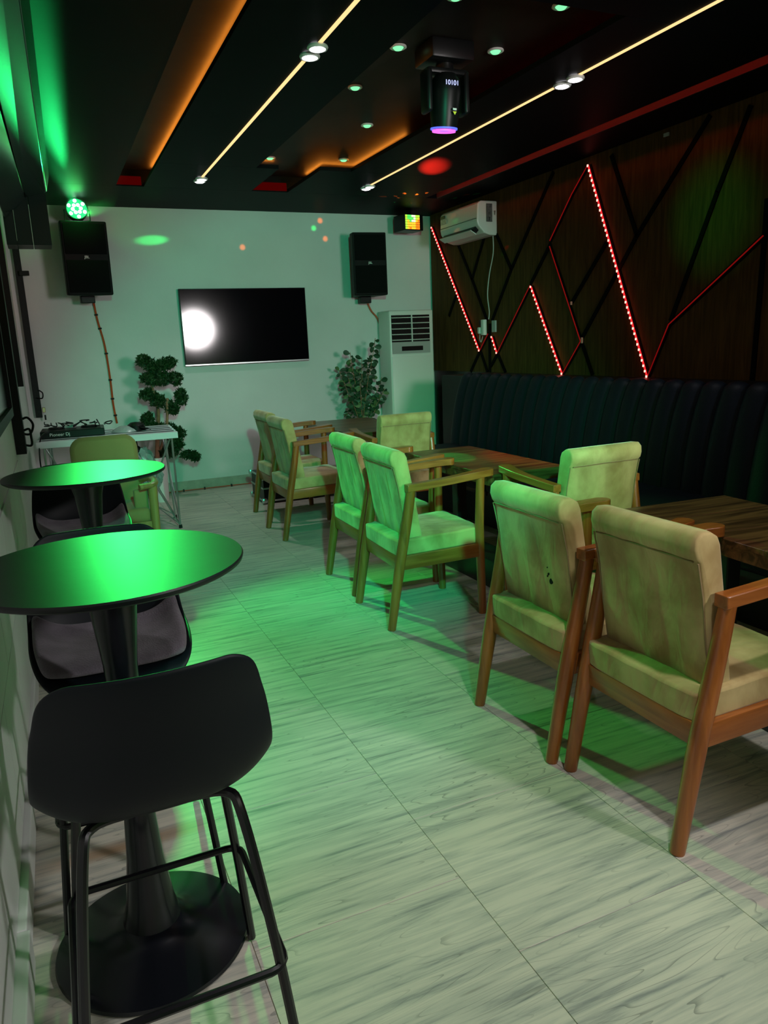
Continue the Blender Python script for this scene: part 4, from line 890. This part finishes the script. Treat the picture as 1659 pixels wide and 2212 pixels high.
dtable(2.135, 2.68, 1.20, 2.44, 'nearest dining table, at the right edge of the photo', -0.07)
dtable(2.27, 2.95, 5.89, 7.15, 'farthest dining table, before the eucalyptus plant')

# ------------------------------------------------------------------ banquette on its step
PR = [(3.775, 1.165), (3.735, 1.168), (3.700, 1.150), (3.672, 1.09), (3.640, 1.0), (3.605, 0.86), (3.578, 0.70), (3.562, 0.58), (3.555, 0.50)]
def channel_mesh(w):
    m = MB(); R = []
    P = curve_pts([(p[0], 0, p[1]) for p in PR], 3)
    for i, p in enumerate(P):
        tg = (P[min(i + 1, len(P) - 1)] - P[max(i - 1, 0)]).normalized(); nr = Vector((tg.z, 0, -tg.x))
        if nr.x > 0: nr = -nr
        row = []
        for k in range(9):
            u = -1 + 2 * k / 8; row.append(m.bm.verts.new(p + nr * 0.026 * (1 - abs(u) ** 2.6) + Vector((0, u * w / 2 * 0.99, 0))))
        R.append(row)
    for a_, b_ in zip(R, R[1:]):
        for k in range(8): m.bm.faces.new((a_[k], a_[k + 1], b_[k + 1], b_[k]))
    return m
def banquette(y0, y1, label):
    t = thing('banquette', (0, y0, 0.0), label, 'sofa', 'channel backed wall sofas'); L = y1 - y0; n = round(L / 0.166); w = L / n
    q = channel_mesh(w).build('back_channel', M_LEATHER, t, True, angle=60)
    q.location = (0, w / 2, 0)
    for k in range(1, n):
        c = q.copy(); COL.objects.link(c); c.location = (0, w * (k + 0.5), 0)
    core = [(p[0] + 0.004, p[1]) for p in PR] + [(3.78, 0.50)]
    Mx = Matrix(((1, 0, 0, 0), (0, 0, 1, 0), (0, 1, 0, 0), (0, 0, 0, 1)))
    MB().prism(core, 0.004, L - 0.004, Mx).build('back_core', M_BLKBOX, t)
    ns = max(1, round(L / 0.9)); sw = L / ns
    for k in range(ns):
        MB().box((3.205, sw * (k + 0.5), 0.46), (0.75, sw - 0.006, 0.12), bev=0.03, seg=4).build('seat_cushion', M_LEATHER, t, True)
    MB().box((3.455, L / 2, 0.20), (0.60, L - 0.02, 0.40)).build('base', M_BLKBOX, t, bevel=0.003)
    MB().box((3.22, L / 2, 0.385), (0.74, L - 0.02, 0.03)).build('seat_board', M_BLKBOX, t)
    return t
banquette(4.66, 6.48, 'dark channel backed wall sofa, far section ending near the white air conditioner')
banquette(0.70, 4.66, 'dark channel backed wall sofa, near section running out of the photo')
tag(MB().box((4.07, 3.6, 0.625), (0.58, 6.9, 1.05)).build('trim_2', M_BLKBOX, bevel=0.004), kind='structure')

# ------------------------------------------------------------------ coloured light dots
dot((1.17, D, 2.63), GRN, 900, 2.6, (3.6, 7.6, 2.78), 0.8)
dot((2.10, D, 2.57), ORG, 600, 0.9); dot((3.00, D, 2.86), ORG, 600, 0.6); dot((3.05, D, 2.67), ORG, 600, 0.5); dot((2.92, D, 2.78), GRN, 600, 0.6)
dot((2.33, 4.20, 0.768), GRN, 500, 4.5, (2.9, 7.0, 2.8), 0.5)
dot((4.35, 4.10, 2.27), GRN, 110, 17, (1.2, 4.5, 2.8), 1.0)
dot((4.1, 7.3, 2.78), ORG, 110, 1.0); dot((4.1, 7.25, 2.72), GRN, 110, 0.9); dot((4.1, 7.22, 2.62), ORG, 130, 1.2)
dot((4.35, 6.75, 2.33), GRN, 110, 1.2); dot((4.35, 6.68, 2.38), RED, 160, 0.8)
dot((2.75, 4.0, 0.8), RED, 330, 12, (3.3, 6.6, 2.8), 0.9)
dot((3.25, 6.1, CZ), RED, 160, 10, (3.9, 7.5, 2.2), 0.9)
for k in range(16):
    rr_ = random.Random(40 + k); lamp('disco_dot', 'SPOT', (3.90, 7.80, 2.66), ORG if k % 3 else GRN, 60, (rr_.uniform(3.0, 4.25), rr_.uniform(7.0, 7.7), CZ), 0.004, 2.5, 0.5)
